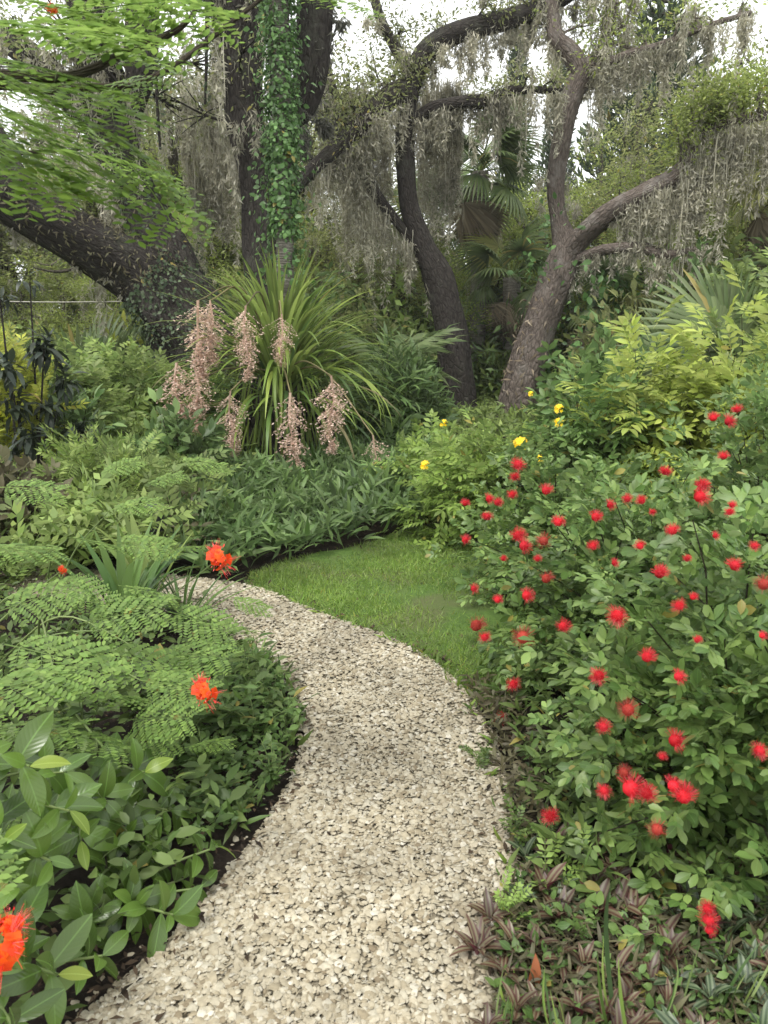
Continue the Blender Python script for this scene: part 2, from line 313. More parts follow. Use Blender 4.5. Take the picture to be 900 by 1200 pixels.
def plainmat(name, c, rough=.5):
    m, nt, N, L = mat_new(name); geo = N.new('ShaderNodeNewGeometry'); n = N.new('ShaderNodeTexNoise'); n.inputs['Scale'].default_value = 30; L.new(geo.outputs['Position'], n.inputs['Vector'])
    r = N.new('ShaderNodeMapRange'); r.inputs['To Min'].default_value = .6; r.inputs['To Max'].default_value = 1.4; L.new(n.outputs[0], r.inputs['Value'])
    h = N.new('ShaderNodeHueSaturation'); h.inputs['Color'].default_value = (*c, 1); L.new(r.outputs[0], h.inputs['Value'])
    bs = N.new('ShaderNodeBsdfPrincipled'); bs.inputs['Roughness'].default_value = rough; L.new(h.outputs[0], bs.inputs['Base Color'])
    o = N.new('ShaderNodeOutputMaterial'); L.new(bs.outputs[0], o.inputs['Surface']); return m
M['black'] = plainmat('black_plastic', (.012, .012, .013)); M['clear'] = plainmat('grey_lens', (.3, .3, .3), .2)
M['wire'] = plainmat('pale_wire', (.45, .42, .36))

# ------------------------------------------------------------------ templates
def leafT(n=4, w=.4, fold=.12, curl=.2, peak=.45, mat=0, base=0.0, wave=0.0, tipx=.75):
    """leaf of length 1 along +Y, widest at `peak`, folded along the midrib and curling down"""
    V, UV = [], []; rows = []
    for i in range(n+1):
        t = i/n; a = t/peak if t < peak else (1-t)/(1-peak)
        ww = w*.5*math.sin(a*math.pi/2)**(.8 if t < peak else tipx); ww = max(ww, base*w*.5*(1-t))
        z = -curl*t*t; y = t*(1-.15*curl*t)
        if ww < 1e-3: rows.append([len(V)]); V.append((0, y, z)); UV.append((.5, t))
        else:
            rows.append([len(V), len(V)+1, len(V)+2]); zz = z+fold*ww*2; wv = wave*math.sin(t*19)
            V += [(-ww, y, zz+wv), (0, y, z), (ww, y, zz-wv)]; h = .5
            UV += [(.5-h*ww/(w*.5), t), (.5, t), (.5+h*ww/(w*.5), t)]
    q, tr = [], []
    for a, b in zip(rows, rows[1:]):
        if len(a) == 3 and len(b) == 3: q += [(a[0], a[1], b[1], b[0]), (a[1], a[2], b[2], b[1])]
        elif len(a) == 1: tr += [(a[0], b[1], b[0]), (a[0], b[2], b[1])]
        elif len(b) == 1: tr += [(a[0], a[1], b[0]), (a[1], a[2], b[0])]
    return T().add(V, [x for x in (q, tr) if x], UV, mat)
def diamondT(w=.45, mat=0):
    return T().add([(0, 0, 0), (w*.5, .45, .05), (0, 1, -.08), (-w*.5, .45, .05)], [[(0, 1, 2, 3)]], [(.5, 0), (1, .5), (.5, 1), (0, .5)], mat)
def spikeT(w=.03, mat=0):
    return T().add([(-w, 0, 0), (w, 0, 0), (w*.6, 1, 0), (-w*.6, 1, 0)], [[(0, 1, 2, 3)]], None, mat)
def stripT(n, w, curl, fold=.15, mat=0, taper=.35, gpow=1.0):
    """long strap leaf, length 1, arching over by `curl` radians"""
    V, UV, F = [], [], []; y = z = 0.0; a = 0.0
    for i in range(n+1):
        t = i/n; ww = w*.5*(min(1, .55+t*3))*(1 if t < 1-taper else max(.04, (1-t)/taper)**.8)
        V += [(-ww, y, z+fold*ww), (0, y, z), (ww, y, z+fold*ww)]; UV += [(0, t), (.5, t), (1, t)]
        a = -curl*((t+1/n)**gpow); y += math.cos(a)/n; z += math.sin(a)/n
    for i in range(n):
        k = i*3; F += [(k, k+1, k+4, k+3), (k+1, k+2, k+5, k+4)]
    return T().add(V, [F], UV, mat)
def catmull(P, k=6):
    P = np.asarray(P, float); Q = np.vstack([2*P[0]-P[1], P, 2*P[-1]-P[-2]]); out = []
    for i in range(1, len(Q)-2):
        for j in range(k):
            t = j/k; out.append(.5*((2*Q[i]) + (-Q[i-1]+Q[i+1])*t + (2*Q[i-1]-5*Q[i]+4*Q[i+1]-Q[i+2])*t*t + (-Q[i-1]+3*Q[i]-3*Q[i+1]+Q[i+2])*t**3))
    out.append(Q[-2]); return np.array(out)
def tube(t, P, R, sides=8, bump=0.0, mat=0, k=6, seed=0, smooth=True, cap=False):
    """tapered tube through P with radii R; bump gives ridges and knobs"""
    P = np.asarray(P, float); R = np.asarray(R, float)
    if smooth and len(P) > 2:
        PR = catmull(np.hstack([P, R[:, None]]), k); P, R = PR[:, :3], PR[:, 3]
    R = np.maximum(R, .0005)
    tan = nrm(np.gradient(P, axis=0)); n = len(P)
    up = np.array([0, 1., 0]) if abs(tan[0][1]) < .9 else np.array([1., 0, 0])
    x = nrm(up - tan[0]*np.dot(up, tan[0])); X = [x]
    for i in range(1, n):
        x = x - tan[i]*np.dot(x, tan[i]); x = nrm(x); X.append(x)
    X = np.array(X); Yv = np.cross(tan, X); th = np.linspace(0, 2*np.pi, sides+1)
    s = np.concatenate([[0], np.cumsum(np.linalg.norm(np.diff(P, axis=0), axis=1))])
    rr = np.ones((n, sides+1))
    if bump:
        r = np.random.default_rng(seed+5)
        for _ in range(9):
            kk = r.integers(1, 7); rr += bump*.35*np.sin(kk*th[None]+r.uniform(0, 6.3)+s[:, None]*r.uniform(-3, 3))*np.sin(s[:, None]*r.uniform(.8, 7)+r.uniform(0, 6))/1.5
        for _ in range(6):
            kk = r.integers(7, 15); rr += bump*.22*np.sin(kk*th[None]+r.uniform(0, 6.3)+s[:, None]*r.uniform(-2, 2))
    rad = R[:, None]*rr
    V = P[:, None] + rad[..., None]*(np.cos(th)[None, :, None]*X[:, None] + np.sin(th)[None, :, None]*Yv[:, None])
    V[:, -1] = V[:, 0]
    UV = np.stack([np.broadcast_to(th[None]/(2*np.pi)*max(.1, R.mean()*6), (n, sides+1)), np.broadcast_to(s[:, None], (n, sides+1))], -1)
    i = np.arange(n-1)[:, None]*(sides+1) + np.arange(sides)[None]
    F = np.stack([i, i+1, i+sides+2, i+sides+1], -1).reshape(-1, 4)
    t.add(V.reshape(-1, 3), [F], UV.reshape(-1, 2), mat)
    if cap:
        c = len(V.reshape(-1, 3)); b = (n-1)*(sides+1); VV = np.vstack([P[-1:], V[-1]]); t.add(VV, [[(0, j+1, j+2) for j in range(sides)]], None, mat)
    return P, R

def rand_unit(m, r=rng):
    return nrm(r.normal(size=(m, 3)))
FIB = T().add([(-.03, 0, 0), (.035, .1, .02), (.05, 1, -.16), (-.09, .5, .12)], [[(0, 1, 2, 3)]])
def moss(t, A, L, spread=.1, per=14, w=.02, r=rng, kink=.017, mat=0):
    """tufts of hanging strands: A anchors, L lengths"""
    A = np.asarray(A, float); L = np.asarray(L, float); m = len(A)
    if m == 0: return
    per = int(per*.9); A = np.repeat(A, per, 0); c = r.normal(size=A.shape)*[spread, spread, spread*.35]; A = A + c
    rad = np.linalg.norm(c[:, :2], axis=1)/spread
    l = np.repeat(L, per)*np.clip(1.15-.38*rad, .15, 1.1)*r.uniform(.5, 1.1, len(A)); k = 5
    ts = np.linspace(0, 1, k+1)
    off = np.cumsum(r.normal(size=(len(A), k+1, 2))*kink, axis=1); off[:, 0] = 0
    Pz = A[:, None, 2] - l[:, None]*ts[None]
    pull = (np.repeat(A.reshape(m, per, 3).mean(1), per, 0)-A)[:, None, :2]*(ts[None, :, None]*.5)
    Pxy = A[:, None, :2] + off + pull
    ang = r.uniform(0, np.pi, len(A)); ws = (w*.42*r.uniform(.5, 1.4, len(A)))[:, None]*np.array([.8, 1, .9, .75, .55, .12])[None]
    dx = np.cos(ang)[:, None]*ws; dy = np.sin(ang)[:, None]*ws
    a = np.stack([Pxy[..., 0]-dx, Pxy[..., 1]-dy, Pz], -1); b = np.stack([Pxy[..., 0]+dx, Pxy[..., 1]+dy, Pz], -1)
    V = np.stack([a, b], 2).reshape(-1, 3); base = (np.arange(len(A))*(2*(k+1)))[:, None]
    j = np.arange(k)[None]*2; F = np.stack([base+j, base+j+1, base+j+3, base+j+2], -1).reshape(-1, 4)
    t.add(V, [F], None, mat)
    f = 18; mc = m; c0 = A.reshape(mc, per, 3).mean(1); Lm = np.asarray(L, float)
    nf = per*f//2; u = r.uniform(0, 1, (mc, nf))**.8; rr_ = spread*1.25*(1-u)**.6*r.uniform(.1, 1.1, (mc, nf)); a_ = r.uniform(0, 6.3, (mc, nf))
    wob = np.sin(u*6+r.uniform(0, 6, (mc, 1)))*spread*.25
    Pf = np.stack([c0[:, None, 0]+np.cos(a_)*rr_+wob, c0[:, None, 1]+np.sin(a_)*rr_, c0[:, None, 2]+spread*.3-u*Lm[:, None]*.98], -1).reshape(-1, 3)
    D = r.normal(size=Pf.shape)*[.55, .55, .4]+[0, 0, -.75]
    t.scatter(FIB, frames(D, rand_unit(len(Pf), r), r.uniform(.06, .15, len(Pf))*(w/.014)), Pf)
def along(P, n, r=rng, lo=0., hi=1.):
    P = np.asarray(P); s = r.uniform(lo, hi, n)*(len(P)-1); i = np.minimum(s.astype(int), len(P)-2); f = (s-i)[:, None]
    return P[i]*(1-f)+P[i+1]*f
def clusters(t, tmpl, C, per, rad, size, r=rng, flat=.75, up=.5):
    """little leaves round the points C"""
    C = np.asarray(C, float); m = len(C)*per
    if m == 0: return
    o = r.normal(size=(m, 3))*rad*[1, 1, flat]; Pn = np.repeat(C, per, 0)+o
    D = nrm(o/rad + rand_unit(m, r)*.8); Nn = rand_unit(m, r)*.8 + [0, 0, up]
    t.scatter(tmpl, frames(D, Nn, size*r.uniform(.6, 1.35, m)), Pn)

# ------------------------------------------------------------------ ground, path, lawn
left_px = [(-60, 1420), (40, 1275), (105, 1200), (160, 1145), (225, 1085), (290, 1005), (338, 930), (358, 880), (350, 820), (322, 785), (270, 748), (215, 724), (120, 706), (-80, 694), (-400, 686)]
right_px = [(640, 1420), (620, 1275), (606, 1200), (596, 1100), (600, 1010), (590, 940), (574, 870), (548, 815), (500, 772), (445, 745), (380, 722), (310, 693), (240, 680), (100, 668), (-300, 655)]
Lp = np.array([gp(*p) for p in left_px]); Rp = np.array([gp(*p) for p in right_px])
Lp[0] = (-.75, .35, 0); Rp[0] = (.3, .35, 0); Lp = np.vstack([(-.75, -2, 0), Lp]); Rp = np.vstack([(.3, -2, 0), Rp])
LS, RS = catmull(Lp, 10), catmull(Rp, 10)
g = T(); n = 60; xs = np.concatenate([-np.geomspace(400, 6, 14), np.linspace(-5, 5, 45), np.geomspace(6, 400, 14)])
ys = np.concatenate([np.linspace(-30, 0, 5), np.linspace(.5, 12, 50), np.geomspace(13, 700, 16)])
gx, gy = np.meshgrid(xs, ys); gz = -.012+.012*np.sin(gx*2.1+1)*np.sin(gy*1.7)
gz = np.where(np.abs(gx) < 6, gz, -.012)
V = np.stack([gx, gy, gz-.01], -1).reshape(-1, 3); nx = len(xs)
i = np.arange(len(ys)-1)[:, None]*nx+np.arange(nx-1)[None]
g.add(V, [np.stack([i, i+1, i+nx+1, i+nx], -1).reshape(-1, 4)])
structure(g.build('ground', M['soil']))
def ribbon(A, B, k, z0, crown):
    t = T(); s = np.linspace(0, 1, k+1)[None, :, None]; Pm = A[:, None]*(1-s)+B[:, None]*s
    Pm[..., 2] = z0 + crown*np.sin(np.linspace(0, np.pi, k+1))[None]
    nn = len(A); ii = np.arange(nn-1)[:, None]*(k+1)+np.arange(k)[None]
    t.add(Pm.reshape(-1, 3), [np.stack([ii, ii+1, ii+k+2, ii+k+1], -1).reshape(-1, 4)]); return t, Pm
pt, PG = ribbon(LS, RS, 10, .006, .02)
path = structure(pt.build('gravel_path', M['pathbase']))
# loose shell stones, larger and denser close by
def stoneT(seed):
    r = np.random.default_rng(seed); th = np.linspace(0, 2*np.pi, 6, endpoint=False)+r.uniform(-.22, .22, 6); ra = r.uniform(.75, 1.12, 6)
    lo = np.stack([np.cos(th)*ra*1.12, np.sin(th)*ra*.86, np.full(6, -.1)], 1); k = [0, 2, 4]
    hi = lo[k]*.62; hi[:, :2] += (lo[[1, 3, 5]]*.22)[:, :2]; hi[:, 2] = r.uniform(.08, .17, 3)
    F = [(0, 1, 6), (1, 2, 7), (1, 7, 6), (2, 3, 7), (3, 4, 8), (3, 8, 7), (4, 5, 8), (5, 0, 6), (5, 6, 8), (6, 7, 8)]
    return T().add(np.vstack([lo, hi]), [F])
stones = [stoneT(i) for i in range(6)]
st = T(); NS = 54000
r = np.random.default_rng(3)
seg = len(LS)-1
area = np.array([np.linalg.norm(np.cross(RS[i]-LS[i], LS[i+1]-LS[i])) for i in range(seg)])
yc = np.array([(LS[i][1]+RS[i][1])/2 for i in range(seg)])
wgt = area*np.where((yc < .8), 0, 1)*np.clip(2.2/np.maximum(yc, .5), .25, 1.6)**1.1
wgt[(LS[:-1, 0] < -1.7)] *= .15
ii = r.choice(seg, NS, p=wgt/wgt.sum()); a, b = r.uniform(0, 1, NS)[:, None], r.uniform(-.035, 1.035, NS)[:, None]
edge = np.minimum(b, 1-b)[:, 0]; b = np.where(r.uniform(size=(NS, 1)) < .06, b+r.normal(size=(NS, 1))*.09, b)
Pp = (LS[ii]*(1-a)+LS[ii+1]*a)*(1-b)+(RS[ii]*(1-a)+RS[ii+1]*a)*b
dist = np.linalg.norm(Pp, axis=1)
sz = r.lognormal(0, .4, NS)*.0078*np.clip(.9+dist*.03, .9, 1.2)
sz = np.minimum(sz, .018)
Pp[:, 2] = np.where((b[:, 0] < 0) | (b[:, 0] > 1), -.004, .010)+.02*np.sin(np.clip(b[:, 0], 0, 1)*np.pi)+r.uniform(0, .009, NS)
Nn = nrm(r.normal(size=(NS, 3))*.24+[0, 0, 1]); D = rand_unit(NS, r); D[:, 2] *= .2
MM = frames(D, Nn, sz)
for k in range(6):
    s_ = np.arange(NS) % 6 == k; st.scatter(stones[k], MM[s_], Pp[s_])
tag(st.build('shell_gravel', M['stone'], smooth=True), 'pale crushed shell gravel covering the winding garden path', 'gravel', kind='stuff')
# dark bits and fallen scraps on the gravel and the beds
lt = T(); n = 2600; ii = r.integers(0, seg, n); b = r.uniform(-.25, 1.1, n)[:, None]; Pp = LS[ii]*(1-b)+RS[ii]*b
onp = (b[:, 0] > .06) & (b[:, 0] < .94); keep = (~onp) | (r.uniform(size=n) < .10); Pp = Pp[keep]; n = len(Pp); Pp[:, 2] = .035
lt.scatter(leafT(2, .35, .1, .3), frames(rand_unit(n, r)*[1, 1, .2], nrm(r.normal(size=(n, 3))*.35+[0, 0, 1]), r.uniform(.012, .045, n)), Pp)
n = 26000; Pp = np.stack([r.uniform(-3, 3, n), .8+8*r.uniform(0, 1, n)**1.6, np.full(n, .004)], 1)
from_path = np.array([np.min(np.hypot(PG[:, :, 0]-p[0], PG[:, :, 1]-p[1])) for p in Pp[:n]])
Pp = Pp[from_path > .11]; n = len(Pp)
lt.scatter(diamondT(.5), frames(rand_unit(n, r)*[1, 1, .3], nrm(r.normal(size=(n, 3))*.5+[0, 0, 1]), .016*r.lognormal(0, .5, n)), Pp)
tag(lt.build('leaf_litter', M['litter']), 'scattered brown dead leaves and scraps on the dark beds', 'leaf litter', kind='stuff')

lawn_px = [(283, 690), (300, 672), (360, 652), (430, 638), (500, 618), (580, 606), (700, 604), (760, 640), (700, 720), (600, 830), (548, 815), (500, 772), (445, 745), (380, 722), (330, 701)]
LW = catmull(np.array([gp(*p) for p in lawn_px+lawn_px[:1]]), 4)[:-1]; LW[:, 2] = .001
cen = LW.mean(0); t = T(); rings = 6; m = len(LW)
W_ = r.uniform(.97, 1.02, m)[:, None]
Vv = np.concatenate([cen[None]+(LW-cen)*W_*(k/rings) for k in range(1, rings+1)]+[cen[None]]); Vv[:, 2] = .004+.008*np.sin(Vv[:, 0]*3)*np.sin(Vv[:, 1]*2)
F4 = [(k*m+j, k*m+(j+1) % m, (k+1)*m+(j+1) % m, (k+1)*m+j) for k in range(rings-1) for j in range(m)]
t.add(Vv, [F4, [(rings*m, (j+1) % m, j) for j in range(m)]]); lawn = structure(t.build('lawn', M['lawnbase']))
def inside(P, poly):
    x, y = P[:, 0], P[:, 1]; c = np.zeros(len(P), bool); j = len(poly)-1
    for i in range(len(poly)):
        xi, yi, xj, yj = poly[i][0], poly[i][1], poly[j][0], poly[j][1]
        c ^= ((yi > y) != (yj > y)) & (x < (xj-xi)*(y-yi)/(yj-yi+1e-12)+xi); j = i
    return c
n = 190000; lo, hi = LW.min(0), LW.max(0); Pp = np.stack([r.uniform(lo[0], hi[0], n), r.uniform(lo[1], hi[1], n), np.full(n, .003)], 1)
Pp = Pp[inside(Pp, cen+(LW-cen)*1.02)]
px_, py_, _ = project(Pp); Pp = Pp[px_ < 640]
tuft = np.sin(Pp[:, 0]*5+1.3*np.sin(Pp[:, 1]*3))*np.sin(Pp[:, 1]*4.1+Pp[:, 0]*2)
Pp = Pp[r.uniform(size=len(Pp)) < .5+.5*tuft]; n = len(Pp)
bl = T().add([(-.07, 0, 0), (.07, 0, 0), (0, 1, -.12)], [[(0, 1, 2)]])
t = T().scatter(bl, frames(nrm(r.normal(size=(n, 3))*.6+[0, 0, .75]), rand_unit(n, r), r.uniform(.018, .05, n)), Pp)
tag(t.build('lawn_grass', M['lawn']), 'short green grass blades of the small lawn beside the path', 'grass', kind='stuff')

# ------------------------------------------------------------------ plant builders
def spread_leaves(root, org, tmpls, mats, P, D, N_, S, nparts, part='leaf', rest='foliage', fwd=.25):
    lo = LOW.get(id(tmpls), tmpls)
    """the leaves nearest the viewer become parts of their own, the rest one joined part"""
    n = len(P); px, py, dep = project(P); mid = P.mean(0)
    vis = (px > -25) & (px < 925) & (py > -25) & (py < 1230)
    tocam = nrm(np.array([0, 0, CAM_H])-mid); score = np.einsum('ij,j->i', P-mid, tocam) + (P[:, 2]-mid[2])*fwd
    score = np.where(vis, score, -99); order = np.argsort(-score)
    k = min(nparts, int(vis.sum())); sel = order[:k]; other = order[k:]
    MM = frames(D, N_, S); which = rng.integers(0, len(tmpls), n)
    mesh = [t.build(part, mats, link=False) for t in tmpls]
    for i in sel: inst(part, mesh[which[i]], root, MM[i], P[i]-org)
    if len(other):
        t = T()
        for q in range(len(tmpls)):
            o = other[which[other] == q]; t.scatter(lo[q], MM[o], P[o])
        stuff(t.build(rest, mats, root, org))
def stems_to(base, targets, nodes, r, rise=.55, start=.3, jit=.02, sag=0.):
    """bezier stems from near `base` to every target; returns polylines (n, nodes, 3)"""
    n = len(targets); b = base + np.concatenate([r.normal(size=(n, 2))*jit*2, np.zeros((n, 1))], 1)
    c = b*.55+targets*.45; c[:, 2] = b[:, 2]+(targets[:, 2]-b[:, 2])*(.5+rise*.6)
    ts = np.linspace(0, 1, nodes)[None, :, None]
    P = (1-ts)**2*b[:, None]+2*(1-ts)*ts*c[:, None]+ts**2*targets[:, None]
    P[:, 1:-1] += r.normal(size=P[:, 1:-1].shape)*jit
    return P
def dome_targets(r, n, c, rx, ry, h, zlo=.2, fill=.25, phimin=-.15):
    th = r.uniform(0, 2*np.pi, n); ph = np.arcsin(r.uniform(phimin, 1, n)); s = 1-fill*r.uniform(0, 1, n)**1.5
    lump = 1+.13*np.sin(th*3+c[0]*7)*np.cos(ph*2)+.07*np.sin(th*7+ph*5)
    s = s*lump
    return np.stack([c[0]+rx*np.cos(ph)*np.cos(th)*s, c[1]+ry*np.cos(ph)*np.sin(th)*s, c[2]+h*(zlo+(1-zlo)*np.sin(ph)*s)], 1)
def shrub(name, label, cat, c, rx, ry, h, tmpls, mats, size, nst=120, npst=7, nparts=0, r=None, group=None, zlo=.2, start=.45, up=.6, out=.7,
          stemr=.006, stemmat='twig', part='leaf', fill=.3, jit=.02, leafrand=.45, droop=0., phimin=-.15, build=True):
    r = r or np.random.default_rng(int(abs(c[0]*131+c[1]*17)*10) % 99991); c = np.asarray(c, float)
    root = thing(name, c, label, cat, group)
    tg = dome_targets(r, nst, c, rx, ry, h, zlo, fill, phimin); K = 10; S = stems_to(c, tg, K, r, jit=jit)
    t = T()
    for i in range(min(nst, 90)): tube(t, S[i][::2] if K > 6 else S[i], np.linspace(stemr, stemr*.35, len(S[i][::2])), 4, smooth=False)
    t.build('stem', M[stemmat], root, c)
    u = np.repeat(np.linspace(start, 1, npst)[None], nst, 0)+r.uniform(-.04, .04, (nst, npst)); u = np.clip(u, 0, 1)
    ui = u*(K-1); i0 = np.minimum(ui.astype(int), K-2); f = (ui-i0)[..., None]; row = np.arange(nst)[:, None]
    P = (S[row, i0]*(1-f)+S[row, i0+1]*f).reshape(-1, 3); Tn = nrm(S[row, i0+1]-S[row, i0]).reshape(-1, 3)
    m = len(P); rad = nrm(P-(c+[0, 0, h*.35])); side = rand_unit(m, r)
    D = Tn*.45+side*out+rad*.35+[0, 0, .12-droop]; P = P+side*size*.15
    Nn = np.array([0, 0, up])+rad*.45+rand_unit(m, r)*leafrand
    spread_leaves(root, c, tmpls, mats, P, D, Nn, size*r.uniform(.65, 1.25, m), nparts, part)
    return root

LOW = {}                                      # lighter templates for leaves that are not parts
def compoundT(pairs, leaf, ls, gap, ang=60, terminal=True, rach=.01, shrink=.0, droop=.12):
    """pinnate leaf of length about 1: leaflets in pairs on a stalk"""
    t = T(); L = 1.0; ys = np.linspace(gap, 1, pairs)
    P, D, Sz = [], [], []
    for k, y in enumerate(ys):
        for s in (-1, 1):
            a = math.radians(ang-12*k/pairs); P.append((s*.006, y*.85, -droop*y*y)); D.append((s*math.sin(a), math.cos(a), -.12+random.uniform(-.12, .12)))
            Sz.append(ls*(1-shrink*abs(k-pairs*.55)/pairs)*random.uniform(.88, 1.1))
    if terminal: P.append((0, .86, -droop)); D.append((.05, 1, -.15)); Sz.append(ls)
    nn = nrm(np.random.default_rng(len(P)).normal(size=(len(P), 3))*.16+[0, 0, 1])
    t.scatter(leaf, frames(np.array(D), nn, np.array(Sz)), np.array(P))
    w = rach; t.add([(-w, 0, -.003), (w, 0, -.003), (w*.4, .86, -droop-.003), (-w*.4, .86, -droop-.003)], [[(0, 1, 2, 3)]], None, 0)
    return t
# powderpuff: two stalks of a few broad oval leaflets each
def powderT(seed, seg=4):
    rr = np.random.default_rng(seed); lf = leafT(seg, .5, .10, .16, peak=.6, tipx=.5); t = T()
    for s in (-1, 1):
        a = math.radians(rr.uniform(22, 40))*s; ca, sa = math.cos(a), math.sin(a)
        for k, (y, l) in enumerate(((.22, .34), (.45, .48), (.62, .58))):
            for q in (-1, 1):
                if k == 0 and q == -s: continue
                b = a+q*math.radians(rr.uniform(42, 62)-k*12); l2 = l*rr.uniform(.85, 1.1)
                t.scatter(lf, frames(np.array([[math.sin(b), math.cos(b), rr.uniform(-.25, .1)]]), nrm(np.array([[rr.normal()*.25, rr.normal()*.25, 1]])), np.array([l2])), np.array([[sa*y, ca*y, 0]]))
        t.add([(0, 0, -.004), (.012, 0, -.004), (sa*.62, ca*.62, -.004)], [[(0, 1, 2)]])
    return t
PW = [powderT(i) for i in range(5)]; LOW[id(PW)] = [powderT(i, 3) for i in range(5)]
LF = leafT(3, .42, .12, .22, tipx=.6); LFW = leafT(3, .55, .1, .2, tipx=.55); LFN = leafT(3, .26, .12, .35, peak=.4); LFW2 = leafT(2, .55, .1, .2); LFN2 = leafT(2, .26, .12, .3); LF2 = leafT(2, .42, .12, .2); LFS = leafT(2, .45, .12, .2); LANCE = leafT(3, .17, .15, .45, peak=.35); LANCES = leafT(3, .16, .15, .5, peak=.3)
PIN5 = [compoundT(3, leafT(3, .4, .12, .25), .42, .4, 62), compoundT(4, leafT(3, .36, .12, .25), .38, .3, 60)]
def lowpin(n): l_ = leafT(2, .4, .12, .25, peak=.5); return [compoundT(n+1, l_, .36, .27, 58, droop=.22), compoundT(n, l_, .40, .32, 58, droop=.18)]
LOW[id(PIN5)] = lowpin(3)
PIN9 = [compoundT(5, leafT(3, .36, .12, .3), .34, .25, 58, droop=.25), compoundT(4, leafT(3, .38, .12, .3), .38, .3, 58, droop=.2)]
LOW[id(PIN9)] = lowpin(4)
PINF = [compoundT(9, diamondT(.34), .24, .15, 66, droop=.25)]; PINF2 = [compoundT(6, diamondT(.4), .3, .15, 66, droop=.25)]

def scatter_cover(name, label, cat, poly_px, n, tmpl, mat, size, zr, r, up=.5, poly=None, dirup=.5, rand=.6, excl=None):
    P4 = np.array([gp(*p) for p in poly_px]) if poly is None else np.array(poly, float)
    lo, hi = P4.min(0), P4.max(0); m = int(n*2.2)
    Pp = np.stack([r.uniform(lo[0], hi[0], m), r.uniform(lo[1], hi[1], m), np.zeros(m)], 1); Pp = Pp[inside(Pp, P4)][:n]
    lump = .6+.4*np.sin(Pp[:, 0]*4.3+np.sin(Pp[:, 1]*2.7)*1.5)*np.sin(Pp[:, 1]*3.6+1)
    Pp[:, 2] = zr[0]+(zr[1]-zr[0])*r.uniform(0, 1, len(Pp))**.6*lump
    m = len(Pp); D = rand_unit(m, r)*[1, 1, .5]+[0, 0, dirup]; Nn = rand_unit(m, r)*rand+[0, 0, up]
    t = T().scatter(tmpl, frames(D, Nn, size*r.uniform(.6, 1.3, m)), Pp)
    o = t.build(name, mat); tag(o, label, cat, kind='stuff'); return o
# ------------------------------------------------------------------ powderpuff shrubs with red pompom flowers
def pompomT(seed, n=230, full=False):
    rr = np.random.default_rng(seed); d = rand_unit(n, rr); d[:, 2] = np.abs(d[:, 2])*1.0-(.35 if not full else .9)*rr.uniform(0, 1, n); d = nrm(d)
    if seed % 3 == 1: d = nrm(d*[1, .75, 1]+[.15, 0, .25])
    if seed % 3 == 2: d = nrm(d*[1, 1, .8]); n_k = d[:, 0] > -.55; d = d[n_k]
    n = len(d); t = T(); nn = rand_unit(n, rr); l = rr.uniform(.74, 1.08, n)*(1+.12*np.sin(d[:, 0]*5+d[:, 1]*4+seed))
    t.scatter(spikeT(.012), frames(d, nn, l), d*.05)
    th = np.linspace(0, 2*np.pi, 9)[:-1]; V = []
    for ph in (-.6, 0, .6): V += [(math.cos(a)*math.cos(ph)*.54, math.sin(a)*math.cos(ph)*.54, math.sin(ph)*.54) for a in th]
    V += [(0, 0, .57), (0, 0, -.5)]; F = [(k*8+j, k*8+(j+1) % 8, (k+1)*8+(j+1) % 8, (k+1)*8+j) for k in range(2) for j in range(8)]
    t.add(V, [F, [(16+j, 16+(j+1) % 8, 24) for j in range(8)]+[((j+1) % 8, j, 25) for j in range(8)]]); return t
POM = [pompomT(i, 420).build('flower', M['red'], link=False) for i in range(6)]
POMF = [pompomT(9+i, 240).build('flower', M['redfade'], link=False) for i in range(2)]
pw_spec = [  # centre, rx, ry, h, stems
    ((1.12, 2.12, 0), .66, .66, 1.02, 170, 'large powderpuff shrub at the lower right, nearest the camera, dark under its leaves'),
    ((1.12, 3.15, 0), .74, .7, 1.06, 150, 'powderpuff shrub bulging over the path at the bend, thick with red flowers'),
    ((1.05, 4.15, 0), .72, .6, .98, 120, 'powderpuff shrub beside the lawn edge, in front of the yellow-flowered shrub'),
    ((1.95, 3.7, 0), .72, .8, 1.42, 140, 'powderpuff shrub at the right picture edge below the lime green shrub'),
    ((1.85, 2.05, 0), .6, .6, .9, 90, 'powderpuff shrub cut by the right edge, behind the striped ground plants'),
]
pw_roots = []
for c, rx, ry, h, ns, lb in pw_spec:
    q = shrub('powderpuff_shrub', lb, 'shrub', c, rx, ry, h, PW, M['powder'], .088, nst=int(ns*1.4), npst=9, nparts=300, group='powderpuff shrubs right of the path', zlo=.09, up=1.0, out=.6, start=.35, stemr=.005, fill=.35, leafrand=.4, phimin=-.42)
    pw_roots.append((q, np.array(c), rx, ry, h))
